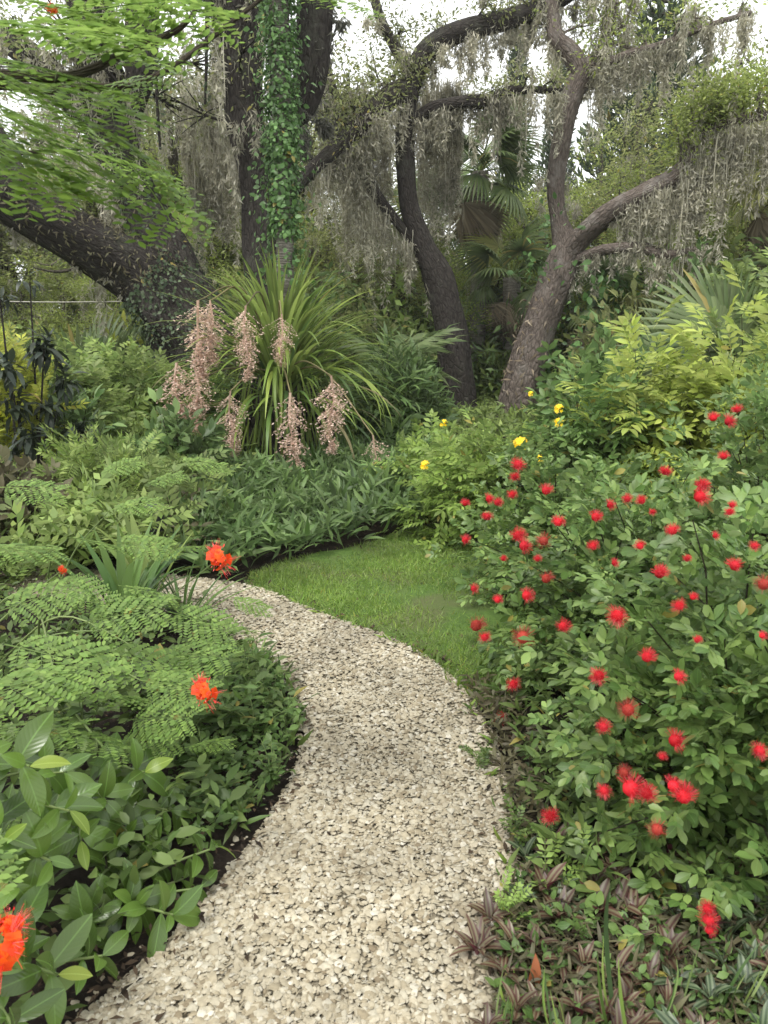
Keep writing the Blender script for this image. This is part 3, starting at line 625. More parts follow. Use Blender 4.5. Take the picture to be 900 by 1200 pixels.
pom_px = [(607, 545, 10), (603, 559, 8), (640, 575, 9), (545, 590, 8), (583, 589, 8), (573, 585, 7), (571, 606, 8), (600, 580, 7), (545, 633, 8), (654, 612, 10), (607, 628, 12), (614, 640, 10), (637, 634, 11), (695, 640, 9), (698, 606, 9), (735, 585, 8), (752, 587, 8), (715, 592, 8), (780, 553, 9), (822, 570, 12), (820, 582, 12), (848, 535, 9), (836, 490, 8), (854, 494, 9), (864, 480, 9), (855, 600, 7), (858, 592, 7), (788, 622, 11), (773, 672, 13), (861, 663, 13), (723, 722, 14), (796, 710, 11), (617, 698, 10), (640, 678, 12), (660, 734, 11), (558, 733, 12), (613, 747, 15), (568, 747, 8), (555, 690, 8), (583, 703, 7), (758, 770, 13), (795, 793, 12), (702, 792, 11), (602, 802, 10), (736, 832, 14), (707, 852, 11), (584, 843, 10), (791, 868, 13), (890, 880, 14), (731, 905, 12), (739, 924, 17), (758, 930, 12), (801, 933, 19), (789, 921, 12), (708, 927, 11), (645, 957, 12), (770, 972, 12), (830, 1078, 14), (829, 1065, 12), (831, 1090, 11), (697, 1120, 12), (817, 750, 8), (895, 685, 12), (776, 887, 7), (750, 640, 8), (838, 628, 7), (884, 640, 8), (812, 700, 8), (893, 745, 7), (630, 655, 7), (590, 655, 6), (720, 660, 7), (765, 600, 6), (805, 655, 7)]
def nearest_pw(px, py):
    best = None
    dx, dz = (px-450)/FPX, (600-py)/FPX; d = np.array([dx, CP+dz*SP, -SP+dz*CP]); o = np.array([0, 0, CAM_H])
    for q, c, rx, ry, h in pw_roots:
        s = np.array([1/rx, 1/ry, 1/(h*.9)])*.96; cc = c+[0, 0, h*.12]; oo = (o-cc)*s; dd = d*s
        A = dd@dd; B = 2*oo@dd; C_ = oo@oo-1; disc = B*B-4*A*C_
        if disc > 0:
            tt = (-B-math.sqrt(disc))/(2*A)
            if tt > .3 and (best is None or tt < best[0]): best = (tt, q, c)
        else:
            tt = -B/(2*A); pen = tt+2+(-disc)
            if best is None or pen < best[0]: best = (pen, q, c, tt)
    tt = best[3] if len(best) == 4 else best[0]
    return o+d*tt, best[1], best[2], tt
for i, (px, py, rp) in enumerate(pom_px):
    p, q, c, tt = nearest_pw(px, py); p = p-nrm(p-[0, 0, CAM_H])*.035
    s = rp/FPX*tt*rng.uniform(.8, 1.08); up = nrm(nrm(np.array([0, 0, CAM_H])-p)*.55+np.array([rng.normal()*.3, rng.normal()*.3, .55]))
    faded = i in (36, 44, 33, 56, 12, 62, 49, 35)
    MM = frames(np.array([np.cross(up, [1, .2, .1])]), np.array([up]), np.array([s]))[0]
    inst('flower', (POMF if faded else POM)[i % (2 if faded else 6)], q, MM, p-c)

# ------------------------------------------------------------------ shrubs behind the powderpuffs
def floretT(petals, w, l, cup, mat=0, n=2):
    t = T(); lf = leafT(n, w, .1, .25, peak=.6, mat=mat)
    a = np.linspace(0, 2*np.pi, petals, endpoint=False)
    t.scatter(lf, frames(np.stack([np.cos(a), np.sin(a), np.full(petals, cup)], 1), np.tile([[0, 0, 1.]], (petals, 1)), np.full(petals, l)), np.zeros((petals, 3))); return t
def yellow_cluster():
    rr = np.random.default_rng(2); t = T(); n = 16; d = nrm(rand_unit(n, rr)+[0, 0, .4])
    t.scatter(floretT(5, .7, .55, .9), frames(np.cross(d, [0.3, 1, 0.1]), d, rr.uniform(.8, 1.1, n)), d*.7)
    t.scatter(leafT(2, .3, .2, .1), frames(d, rand_unit(n, rr), np.full(n, .8)), d*.05); return t.build('flower', M['yellow'], link=False)
YEL = yellow_cluster()
def yflow(root, org, px, py, Y, rp):
    p = wp(px, py, Y); s = rp/FPX*Y/1.1; MM = np.eye(3)*s; inst('flower', YEL, root, MM, p-org)
c = np.array([xat(568, 5.6), 5.6, 0.])
q = shrub('yellow_elder_shrub', 'bright green shrub with the big yellow flower cluster, left of the powderpuffs by the lawn', 'shrub', c, .62, .55, .84, PIN9, M['tecoma'], .20, nst=150, npst=6, nparts=160, group='yellow-flowered shrubs', start=.3, up=.9, zlo=.1)
for a in ((610, 523, 4.95, 12), (498, 546, 5.0, 7), (633, 538, 4.95, 6)): yflow(q, c, *a)
c = np.array([xat(520, 6.6), 6.6, 0.])
q = shrub('yellow_elder_shrub', 'smaller bright green shrub with a few yellow flowers against the middle oak trunk', 'shrub', c, .55, .45, .66, PIN9, M['tecoma'], .2, nst=110, npst=6, nparts=60, group='yellow-flowered shrubs', start=.3, zlo=.1)
for a in ((520, 497, 6.0, 6),): yflow(q, c, *a)
c = np.array([xat(678, 5.5), 5.5, 0.])
q = shrub('broad_leaved_shrub', 'deep green broad-leaved shrub in front of the right oak trunk with small yellow flowers', 'shrub', c, .58, .6, 1.25, PIN5, M['mid'], .24, nst=120, npst=7, nparts=200, start=.25, zlo=.1, up=.9, droop=.1)
for a in ((655, 480, 4.85, 7), (655, 496, 4.85, 7), (622, 462, 5.0, 4)): yflow(q, c, *a)
for i, (px, Y, rx, ry, h, lb) in enumerate([
        (745, 5.5, .62, .6, 1.52, 'lime green shrub in front of the brown thatch of dead palm leaves'),
        (835, 5.2, .62, .6, 1.60, 'tall lime green shrub below the big fan palm leaf'),
        (905, 4.9, .5, .6, 1.62, 'lime green shrub cut by the right edge above the red flowers')]):
    c = np.array([xat(px, Y), Y, 0.])
    shrub('lime_shrub', lb, 'shrub', c, rx, ry, h, PIN9, M['lime'], .26, nst=130, npst=6, nparts=150, group='lime green shrubs', start=.25, zlo=.15, up=.8, droop=.22, leafrand=.35)

# climbing broad leaves right of the right-hand oak and small yellow-green tuft on it are built with the oak below
# ------------------------------------------------------------------ striped ground plants, lower right
ZB = leafT(5, .36, .22, .35, peak=.35, base=.3)
zmesh = [ZB.build('leaf', M['zebrina'], link=False), ZB.build('leaf', M['zebgreen'], link=False), ZB.build('leaf', M['rust'], link=False), ZB.build('leaf', M['bigleaf'], link=False)]
def rosette(name, label, cat, group, p, nl, ln, mesh, tilt=.7, r=rng, part='leaf', extra=None):
    root = thing(name, p, label, cat, group)
    a0 = r.uniform(0, 6.3)
    for k in range(nl):
        a = a0+k*2.4+r.uniform(-.3, .3); el = r.uniform(.15, 1)*tilt+.12
        d = np.array([math.cos(a)*math.cos(el), math.sin(a)*math.cos(el), math.sin(el)]); nn = np.array([-math.cos(a)*math.sin(el), -math.sin(a)*math.sin(el), math.cos(el)])+r.normal(size=3)*.2
        MM = frames(d[None], nn[None], np.array([ln*r.uniform(.7, 1.2)]))[0]
        inst(part, mesh, root, MM, d*.01+np.array([0, 0, .008+k*.004]))
    return root
zeb_px = []
r = np.random.default_rng(21)
tries = 0
while len(zeb_px) < 92 and tries < 6000:
    tries += 1; px, py = r.uniform(548, 960), r.uniform(1005, 1290)
    if px < 548+max(0, (1150-py))*.22 or (px < 600 and py < 1060) : continue
    p = gp(px, py)
    if all(np.hypot(*(p-q)[:2]) > .05 for q, _, _ in zeb_px): zeb_px.append((p, px, py))
marks = [((625, 1150), 'round the rust orange dead leaf'), ((560, 1110), 'at the bare gravel edge'), ((700, 1110), 'beside the lone red flower low in the patch'), ((725, 1190), 'at the foot of the tall pale grass tuft'), ((830, 1100), 'under the pair of red flowers at lower right'),
         ((880, 1180), 'in the bottom right corner'), ((660, 1050), 'under the lime green feathery weed'), ((760, 1060), 'in the dark below the powderpuff shrub'), ((600, 1210), 'on the gravel at the bottom edge'), ((800, 1230), 'behind the grass at the bottom edge')]
for i, (p, px, py) in enumerate(zeb_px):
    green = (px > 790 and r.uniform() < .8) or (px < 700 and py < 1090 and r.uniform() < .3)
    ln = r.uniform(.048, .082); wh = marks[int(np.argmin([math.hypot(px-a[0], (py-a[1])*1.4) for a, _ in marks]))][1]
    kd = ('large ' if ln > .066 else 'small ')+('green' if green else 'brown')+' striped plant '
    rosette('striped_foliage_plant', kd+wh, 'plant', kd.strip()+'s '+wh, (*p[:2], .0), 9, ln, zmesh[1] if green else zmesh[0], tilt=1.25, r=r)
scatter_cover('ground_cover', 'small bronze and green leaves between the striped plants at lower right', 'ground cover', [(585, 1260), (575, 1110), (605, 1030), (700, 1060), (960, 1080), (990, 1290)], 2600, LANCE, M['brownish'], .055, (.0, .07), np.random.default_rng(15), up=.6)
scatter_cover('ground_cover', 'tiny green sprouts between the striped plants at lower right', 'ground cover', [(585, 1260), (575, 1110), (605, 1030), (700, 1060), (960, 1080), (990, 1290)], 1300, LFW, M['mid'], .03, (.0, .09), np.random.default_rng(16), up=.8)
# a rusty leaf stands in this patch
rt = thing('fallen_leaf', gp(623, 1165), 'rust orange dead leaf standing among the striped plants by the path', 'leaf')
inst('blade', zmesh[2], rt, frames(np.array([[.1, -.2, .9]]), np.array([[.1, -1, .1]]), np.array([.085]))[0], (0, 0, .02))
# narrow blades of grass in the right foreground
for i, (px, py, lean, ht, n) in enumerate([(725, 1215, -.1, .40, 4), (770, 1205, .15, .25, 3), (650, 1230, -.2, .25, 5), (850, 1190, .3, .22, 5), (585, 1220, .1, .16, 8), (600, 1050, 0, .10, 7)]):
    lb = ['tall pale grass tuft rising before the striped plants at the bottom edge', 'grass tuft leaning right, beside the tall pale grass tuft', 'short grass tuft in front of the rust orange dead leaf', 'grass tuft below the lone red flower at lower right', 'green grass tuft on the gravel edge at the bottom', 'small grass tuft at the edge of the gravel beside the small lime weed'][i]
    p = gp(px, py); root = thing('grass_tuft', p, lb, 'grass tuft', 'grass tufts lower right')
    for k in range(n):
        a = r.uniform(0, 6.3); d = np.array([math.cos(a)*.35+lean, math.sin(a)*.35, 1]); bl = stripT(7, r.uniform(.018, .03)/1, r.uniform(.3, 1.1), mat=0, gpow=1.6)
        inst('blade', bl.build('blade', M['crinum' if k % 2 else 'bright_cover'], link=False), root, frames(d[None], np.array([[math.cos(a), math.sin(a), .3]]), np.array([ht*r.uniform(.6, 1.1)]))[0], (r.normal()*.012, r.normal()*.012, 0))
# lime weeds and small weeds along the path
FERN = [compoundT(5, leafT(2, .5, .1, .1), .3, .2, 60, droop=.1)]
for i, (px, py, s, m_, lb) in enumerate([(655, 1040, .085, 'weedlime', 'lime green feathery weed under the lower powderpuff branches'), (592, 1085, .055, 'weedlime', 'small lime green weed on the gravel edge, right side'),
        (640, 1005, .06, 'weed', 'dark little weed above the lime green feathery weed'), (612, 995, .06, 'weed', 'dark weed at the shaded right edge of the path'), (560, 905, .06, 'weed', 'low weed where the path is narrowest, right edge')]):
    p = gp(px, py); root = thing('weed', p, lb, 'weed')
    me = FERN[0].build('leaf', M[m_], link=False)
    for k in range(16):
        a = r.uniform(0, 6.3); el = r.uniform(.2, 1.2); d = np.array([math.cos(a)*math.cos(el), math.sin(a)*math.cos(el), math.sin(el)])
        inst('leaf', me, root, frames(d[None], np.array([[0, 0, 1.]])+r.normal(size=(1, 3))*.2, np.array([s*r.uniform(.7, 1.2)]))[0], (r.normal()*.02, r.normal()*.02, abs(r.normal())*.05))

scatter_cover('ground_cover', 'dark tangled undergrowth below the powderpuff shrubs right of the path', 'ground cover', [(600, 860), (622, 940), (635, 1040), (700, 1080), (960, 1090), (1000, 900), (900, 760), (700, 740), (600, 800)], 3200, LFN, M['weed'], .07, (.0, .22), np.random.default_rng(5))
scatter_cover('edge_weeds', 'small dark leaves creeping over the right edge of the path', 'ground cover', [(545, 800), (575, 870), (592, 950), (604, 1010), (640, 1000), (640, 900), (600, 820)], 500, LFN, M['brownish'], .055, (.0, .10), np.random.default_rng(6))

# ------------------------------------------------------------------ left foreground: glossy broad-leaved shrub
BIG = [leafT(9, .42, .14, .30, peak=.5, wave=.005), leafT(9, .37, .20, .15, peak=.52, wave=.004), leafT(9, .5, .10, .5, peak=.48, wave=.006)]
bigmesh = [t.build('leaf', M['bigleaf'], link=False) for t in BIG]; youngmesh = [t.build('leaf', M['bigyoung'], link=False) for t in BIG]
def bigshrub(label, base, tips, r, group):
    base = np.asarray(base, float); root = thing('glossy_shrub', base, label, 'shrub', group); st_ = T(); leaves = 0
    for (px, py, Y, nl, ln, young) in tips:
        tip = wp(px, py, Y); c = base*.5+tip*.5; c[2] = max(base[2], tip[2]*.8); P = np.array([base+r.normal(size=3)*[.03, .03, 0], c, tip]); PP = catmull(P, 5)
        tube(st_, PP, np.linspace(.006, .003, len(PP)), 5, smooth=False)
        ax = nrm(PP[-1]-PP[-3]); a0 = r.uniform(0, 6.3)
        e1 = nrm(np.cross(ax, [.3, .2, 1])); e2 = np.cross(ax, e1)
        for k in range(nl):
            u = 1-.035*k if k < 6 else 1-.035*6-(k-5)*.1
            u = max(u, .25); p = along(PP, 1, r, u-.001, u)[0]; a = a0+k*2.4; sp = .55+.55*min(k, 5)/5
            d = ax*(1.15-sp)+(e1*math.cos(a)+e2*math.sin(a))*sp+[0, 0, .1]; nn = ax*.8+np.array([0, 0, .7])-(e1*math.cos(a)+e2*math.sin(a))*.1
            s = ln*.92*r.uniform(.7, 1.15)*(.72 if k < 2 else 1); me = (youngmesh if (young and k == 0) else bigmesh)[r.integers(0, 3)]
            inst('leaf', me, root, frames(d[None], (nn+r.normal(size=3)*.25)[None], np.array([s]))[0], p-base); leaves += 1
    st_.build('stem', M['greenstem'], root, base); return root
r = np.random.default_rng(31)
bigshrub('glossy broad-leaved shrub with the large leaf rosette in the bottom left corner', gp(-40, 1180), [(68, 1142, 1.27, 9, .145, 1), (20, 1210, 1.15, 7, .14, 0), (-30, 1130, 1.2, 7, .14, 0), (120, 1120, 1.45, 6, .12, 0), (25, 1095, 1.42, 7, .12, 0)], r, 'glossy broad-leaved shrubs')
bigshrub('glossy broad-leaved shrub reaching over the gravel with two leaf rosettes', gp(110, 1075), [(203, 1072, 1.6, 10, .135, 0), (255, 992, 1.85, 11, .13, 1), (160, 1060, 1.62, 9, .12, 0), (215, 1030, 1.8, 9, .12, 0), (175, 990, 1.85, 9, .13, 1), (130, 1015, 1.75, 9, .13, 0), (100, 1085, 1.55, 8, .12, 0), (235, 1040, 1.75, 7, .1, 0)], r, 'glossy broad-leaved shrubs')
bigshrub('glossy broad-leaved shrub with yellow young leaves at the left edge', gp(-60, 1010), [(35, 898, 1.5, 10, .125, 1), (5, 985, 1.45, 9, .13, 1), (82, 950, 1.62, 8, .13, 2), (60, 1010, 1.55, 9, .13, 0), (20, 1040, 1.5, 9, .13, 0), (-20, 900, 1.5, 8, .12, 0), (75, 905, 1.75, 8, .13, 0)], r, 'glossy broad-leaved shrubs')
bigshrub('glossy leafy shrub below the lowest feathery frond on the left', gp(90, 950), [(170, 905, 1.95, 9, .13, 2), (125, 940, 1.8, 9, .12, 0), (150, 975, 1.85, 9, .12, 0), (200, 950, 2.0, 9, .12, 0), (95, 985, 1.7, 9, .12, 1), (225, 985, 2.0, 8, .11, 0), (60, 960, 1.7, 8, .12, 0), (180, 1010, 1.85, 8, .12, 0)], r, 'glossy broad-leaved shrubs')
# darker low foliage that fills the bed on the left
bed_px = [(-300, 1240), (20, 1230), (80, 1190), (150, 1120), (215, 1065), (262, 1000), (285, 960), (270, 900), (320, 850), (335, 810), (300, 780), (240, 745), (190, 722), (-300, 700)]
scatter_cover('ground_cover', 'dark green low leaves filling the bed left of the path', 'ground cover', bed_px, 4600, LF, M['weed'], .065, (.0, .24), np.random.default_rng(8), up=.9)
def low_weed(px, py, label, n, s, mat, h, tm, sp=.09):
    p = gp(px, py); root = thing('low_plant', p, label, 'plant', 'low leafy plants left of the path'); rr = np.random.default_rng(int(px*7+py))
    me = tm.build('leaf', M[mat], link=False); t = T()
    for k in range(n//9):
        a = rr.uniform(0, 6.3); tip = np.array([math.cos(a)*sp*rr.uniform(.2, 1.3), math.sin(a)*sp*rr.uniform(.2, 1.3), h*rr.uniform(.5, 1.1)]); PP = catmull(np.array([(0, 0, 0), tip*[.35, .35, .6], tip]), 5)
        tube(t, PP, np.linspace(.003, .0015, len(PP)), 4, smooth=False)
        for j in range(9):
            u = .3+.7*j/8; q_ = along(PP, 1, rr, u-.001, u)[0]; b = a+j*2.4+rr.uniform(-.4, .4); d = np.array([math.cos(b), math.sin(b), .35+.5*(u > .95)])
            inst('leaf', me, root, frames(d[None], np.array([[0, 0, 1.]])+rr.normal(size=(1, 3))*.3, np.array([s*rr.uniform(.7, 1.2)]))[0], q_)
    t.build('stem', M['greenstem'], root); return root
for i, a in enumerate([
    (288, 830, 'upright weed with pointed leaves against the gravel, nearest the orange flower', 36, .075, 'weed', .26, LFN),
    (262, 870, 'bushy low plant just below the orange flower over the path edge', 72, .065, 'mid', .24, LF, .16),
    (300, 872, 'bushy low plant spilling onto the gravel at the narrowest left edge', 72, .06, 'mid', .2, LF, .16),
    (215, 890, 'low leafy plant in the dark bed behind the glossy shrub', 72, .07, 'weed', .25, LF, .16),
    (320, 925, 'thin small-leaved weed standing on the gravel edge', 45, .034, 'mid', .17, LFW, .05),
    (240, 915, 'low small-leaved plant on bare dark soil beside the path', 45, .05, 'mid', .15, LFW, .12),
    (335, 850, 'low plant with long leaves touching the gravel edge', 54, .07, 'weed', .14, LFN, .14),
    (170, 850, 'leafy plant beneath the middle feathery fronds', 72, .08, 'weed', .3, LF, .2),
    (100, 880, 'leafy plant in the shade behind the yellow young leaves', 72, .09, 'weed', .34, LF, .2),
    (275, 945, 'sparse little plant by the bare soil near the gravel', 27, .04, 'mid', .1, LFW, .08),
    (300, 800, 'young stalk with narrow leaves beside the far gravel bend', 27, .085, 'mid', .3, LANCE, .06),
]): low_weed(*a)

scatter_cover('ground_cover', 'tiny-leaved weeds dotted over the bare dark soil at the left path edge', 'ground cover', [(240, 1010), (300, 960), (352, 860), (330, 800), (250, 760), (200, 800), (200, 960)], 1900, LFW, M['mid'], .035, (.0, .13), np.random.default_rng(12), up=.9)
scatter_cover('edge_grass', 'thin blades and sprouts fringing the left edge of the path', 'ground cover', [(262, 1000), (345, 900), (356, 850), (330, 790), (265, 745), (215, 720), (205, 735), (310, 800), (330, 860), (310, 930), (240, 1010)], 900, LANCE, M['weed'], .09, (.0, .05), np.random.default_rng(13), up=.2, dirup=.9)
scatter_cover('edge_grass', 'thin grass blades fringing the lawn side and the right edge of the path', 'ground cover', [(330, 700), (450, 742), (505, 770), (552, 812), (580, 870), (600, 1010), (615, 1200), (590, 1200), (585, 1010), (565, 880), (540, 820), (495, 775), (445, 750), (330, 706)], 900, LANCE, M['lawn'], .06, (.0, .03), np.random.default_rng(14), up=.2, dirup=.9)
# ------------------------------------------------------------------ peacock-flower shrubs: feathery fronds and orange flowers
def bipinnate(seed, pairs=8, lp=9, width=.34, lw=.5):
    rr = np.random.default_rng(seed); t = T(); lf = leafT(3, .46, .03, .08, peak=.55)
    P, D, S_ = [], [], []; ys = np.linspace(.16, .98, pairs)
    for k, y in enumerate(ys):
        L_ = width*(.62+.5*math.sin(math.pi*min(1, .18+.75*k/pairs)))*rr.uniform(.92, 1.08)
        for s in (-1, 1):
            a = math.radians(68-30*(k/pairs)**1.5+rr.uniform(-4, 4)); dr = np.array([s*math.sin(a), math.cos(a), -.10+rr.uniform(-.1, .1)]); o = np.array([0, y, -.13*y*y])
            pe = np.array([-dr[1], dr[0], 0])
            for j in range(lp):
                u = (j+.8)/lp; ll = L_/lp*2.0*(.7+.55*math.sin(math.pi*min(1, u*.8+.1)))
                for q in (-1, 1):
                    P.append(o+dr*L_*u+np.array([0, 0, -.07*u*u*L_*3])); D.append(dr*.45+pe*q+np.array([0, 0, rr.uniform(-.12, .12)])); S_.append(ll)
            P.append(o+dr*L_); D.append(dr); S_.append(L_/lp*1.3)
            t.add([tuple(o+[0, -.003, 0]), tuple(o+[0, .003, 0]), tuple(o+dr*L_)], [[(0, 1, 2)]], None, 0)
    P, D, S_ = map(np.array, (P, D, S_)); S_ = S_*rr.uniform(.8, 1.12, len(P)); kp = rr.uniform(size=len(P)) > .07; P, D, S_ = P[kp], D[kp], S_[kp]; nn = nrm(rr.normal(size=(len(P), 3))*.13+[0, 0, 1]); t.scatter(lf, frames(D, nn, S_), P)
    t2 = np.array([(0, y, -.13*y*y-.004) for y in np.linspace(0, 1, 6)]); tube(t, t2, np.linspace(.009, .004, 6), 4, smooth=False); return t
BP = [bipinnate(i, 7+i % 2, 8) for i in range(4)]
bpm = [t.build('frond', M['frond'], link=False) for t in BP]; bpmh = [t.build('frond', M['frond_hi'], link=False) for t in [bipinnate(20+i, 6, 7, .36) for i in range(4)]]
def peacock_flower(seed):
    rr = np.random.default_rng(seed); t = T(); n = 13; d = nrm(rand_unit(n, rr)+[0, 0, .35]); P = d*.55*rr.uniform(.6, 1.1, n)[:, None]
    nn = nrm(d+rand_unit(n, rr)*.4); t.scatter(floretT(5, .85, .34, .35, n=3), frames(np.cross(nn, [.2, 1, .3]), nn, rr.uniform(.8, 1.2, n)), P)
    for k in range(n):
        m = 7; dd = nrm(nn[k]+rand_unit(m, rr)*.35); t.scatter(spikeT(.012, 1), frames(dd, rand_unit(m, rr), rr.uniform(.5, .85, m)), np.tile(P[k], (m, 1)))
    m = 14; dd = nrm(rand_unit(m, rr)+[0, 0, .7]); t.scatter(leafT(3, .28, .3, 0, peak=.7, mat=1), frames(dd, rand_unit(m, rr), rr.uniform(.18, .28, m)), dd*.7)
    t.scatter(spikeT(.012, 2), frames(-d, rand_unit(n, rr), np.full(n, .6)), P); return t.build('flower', [M['orange'], M['redstamen'], M['greenstem']], link=False)
PF = [peacock_flower(i) for i in range(2)]
def frond_at(root, org, px, py, Y, s, az, tilt, hi=False, r=rng, roll=0.):
    """a frond whose middle is seen at (px, py); az = heading of its tip"""
    c = wp(px, py, Y); d = np.array([math.cos(az)*math.cos(tilt), math.sin(az)*math.cos(tilt), math.sin(tilt)])
    side = np.array([-math.sin(az), math.cos(az), 0]); nn = np.cross(side, d)*-1; nn = nn if nn[2] > 0 else -nn; nn = nn+side*roll+(np.array([0, -r.uniform(.0, .5), 0]) if not hi else 0)
    p = c-d*s*.5; inst('frond', (bpmh if hi else bpm)[r.integers(0, 4)], root, frames(d[None], nn[None], np.array([s]))[0], p-org); return p
r = np.random.default_rng(41)
def stalk(t, a, b, r0, r1, sag=.15):
    c = (np.asarray(a)+b)/2; c[2] += sag*np.linalg.norm(np.asarray(b)-a); PP = catmull(np.array([a, c, b]), 6); tube(t, PP, np.linspace(r0, r1, len(PP)), 6, smooth=False)
org = gp(-20, 780); root = thing('peacock_flower_shrub', org, 'feathery shrub with flat green fronds and the orange flowers, left of the path', 'shrub', 'feathery peacock-flower shrubs')
t = T()
fr = [(155, 590, 3.3, .34, 0), (165, 636, 3.1, .36, .2), (235, 540, 3.6, .36, .1), (215, 690, 2.9, .34, 0), (110, 632, 3.0, .36, .3), (170, 690, 2.7, .33, -.2), (150, 770, 2.4, .36, -.3), (215, 765, 2.5, .34, .1), (100, 745, 2.3, .36, .2),
      (60, 765, 2.1, .38, 0), (40, 700, 2.3, .38, .2), (20, 640, 2.5, .38, .1), (180, 840, 2.1, .26, -.1), (60, 830, 2.0, .36, -.3), (240, 870, 2.15, .16, .2), (120, 810, 2.15, .34, .4), (20, 800, 1.9, .36, .1), (260, 730, 3.0, .3, -.1), (75, 600, 3.0, .34, .5), (30, 570, 3.0, .36, 0), (190, 560, 3.8, .32, .4),
      (135, 720, 2.4, .3, .6), (90, 690, 2.5, .34, -.5), (0, 740, 2.0, .34, 0), (230, 725, 2.7, .28, -.5), (290, 705, 3.0, .26, -.2), (20, 850, 1.9, .32, .5), (95, 860, 2.0, .28, .1), (0, 690, 2.1, .36, -.2), (140, 545, 3.6, .3, .2), (200, 800, 2.3, .26, .3), (165, 870, 2.1, .2, .4), (220, 640, 3.5, .26, -.2), (60, 660, 2.7, .32, .2)]
fr = [f for i, f in enumerate(fr) if i % 5 != 3]
for i, (px, py, Y, s, az) in enumerate(fr):
    p = frond_at(root, org, px, py, Y, s*(.6 if py < 720 else .84), az+r.uniform(-.6, .6), r.uniform(-.3, .35), r=r, roll=r.normal()*.25)
    if i % 3 == 0: stalk(t, org+[r.normal()*.08+.15, r.normal()*.3, 0], p, .006, .002)
for (px, py, Y, s) in ((256, 655, 3.3, .085), (239, 811, 2.2, .06), (73, 668, 2.6, .022)):
    p = wp(px, py, Y); inst('flower', PF[0], root, frames(np.array([[1., .2, 0]]), np.array([[-.2, -.5, .8]]), np.array([s]))[0], p-org); a = wp(px-100, py+85, Y+.05); stalk(t, a, p, .004, .0025, .02); stalk(t, org, a, .006, .004, .1)
t.build('stem', M['greenstem'], root, org)
org = gp(-160, 1060); root = thing('peacock_flower_shrub', org, 'peacock-flower shrub of which only the red and orange cluster shows in the bottom left corner', 'shrub', 'feathery peacock-flower shrubs'); t = T()
p = wp(4, 1112, 1.1); inst('flower', PF[1], root, frames(np.array([[1., .2, 0]]), np.array([[.2, -.6, .7]]), np.array([.058]))[0], p-org); stalk(t, org, p-[0, 0, .03], .006, .003)
p = wp(12, 1085, 1.13); inst('flower', PF[0], root, frames(np.array([[.2, 1, 0]]), np.array([[.2, -.6, .7]]), np.array([.035]))[0], p-org)
for (px, py, Y, s, az) in ((-40, 1020, 1.2, .26, 2.5), (-60, 1110, 1.1, .26, 3), (5, 985, 1.7, .22, .8)): frond_at(root, org, px, py, Y, s, az, .2, r=r)
t.build('stem', M['greenstem'], root, org)
# tall one hanging in from above on the left
org = np.array([-1.75, 1.7, 0]); root = thing('peacock_flower_shrub', org, 'tall peacock-flower shrub whose blurred fronds hang in from the upper left corner', 'shrub', 'feathery peacock-flower shrubs'); t = T()
def limb(t, pts, r0, r1, sides=7, mat=0, k=6): return tube(t, np.array([wp(*p) for p in pts]), np.linspace(r0, r1, len(pts)), sides, .12, mat, k)
limb(t, [(-420, 700, 1.75), (-260, 300, 1.8), (-80, 110, 1.7), (80, 90, 1.75), (150, 60, 1.8), (215, 30, 1.85), (250, -30, 1.9)], .02, .004)
limb(t, [(-420, 700, 1.75), (-230, 330, 2.0), (-60, 120, 2.1), (60, 105, 2.1), (150, 100, 2.15), (200, 80, 2.2), (260, 35, 2.3), (330, -20, 2.4)], .02, .005)
limb(t, [(-300, 320, 2.1), (-60, 190, 2.0), (20, 180, 2.0), (100, 175, 2.0)], .01, .003)
fr = [(175, 215, 1.75, .42, -.95, -.42), (130, 150, 1.75, .42, -.6, -.3), (60, 160, 1.6, .46, -.5, -.35), (40, 70, 1.5, .46, -.2, -.1), (90, 30, 1.6, .42, 0, .1), (0, 175, 1.5, .46, -.4, -.3), (10, 120, 1.4, .46, -.2, -.25), 
      (120, 50, 1.9, .4, .4, .1), (20, 20, 1.4, .44, .3, .2), (180, 10, 1.8, .4, .3, .25), (90, 105, 1.7, .42, -.3, -.2),  (150, 190, 2.3, .36, 0, -.1),  (90, 195, 2.1, .36, .1, -.2), (60, 0, 1.7, .4, .1, 0),
      (-20, 70, 1.6, .44, 0, -.2), (140, 95, 2.0, .34, -.9, -.1), (120, 5, 1.7, .36, -.1, .3),  (0, 160, 1.8, .44, .2, -.4), (380, -8, 2.0, .3, .15, .05), (60, 120, 2.0, .4, .4, -.3)]
for i, (px, py, Y, s, az, tl) in enumerate(fr): frond_at(root, org, px, py, Y, s*.62, az, tl-.05, hi=True, r=r, roll=r.normal()*.25-.15)
p = wp(60, 12, 1.7); inst('flower', PF[0], root, frames(np.array([[1., .2, 0]]), np.array([[0, -.6, .7]]), np.array([.017]))[0], p-org)
t.build('branch', M['twig'], root, org)

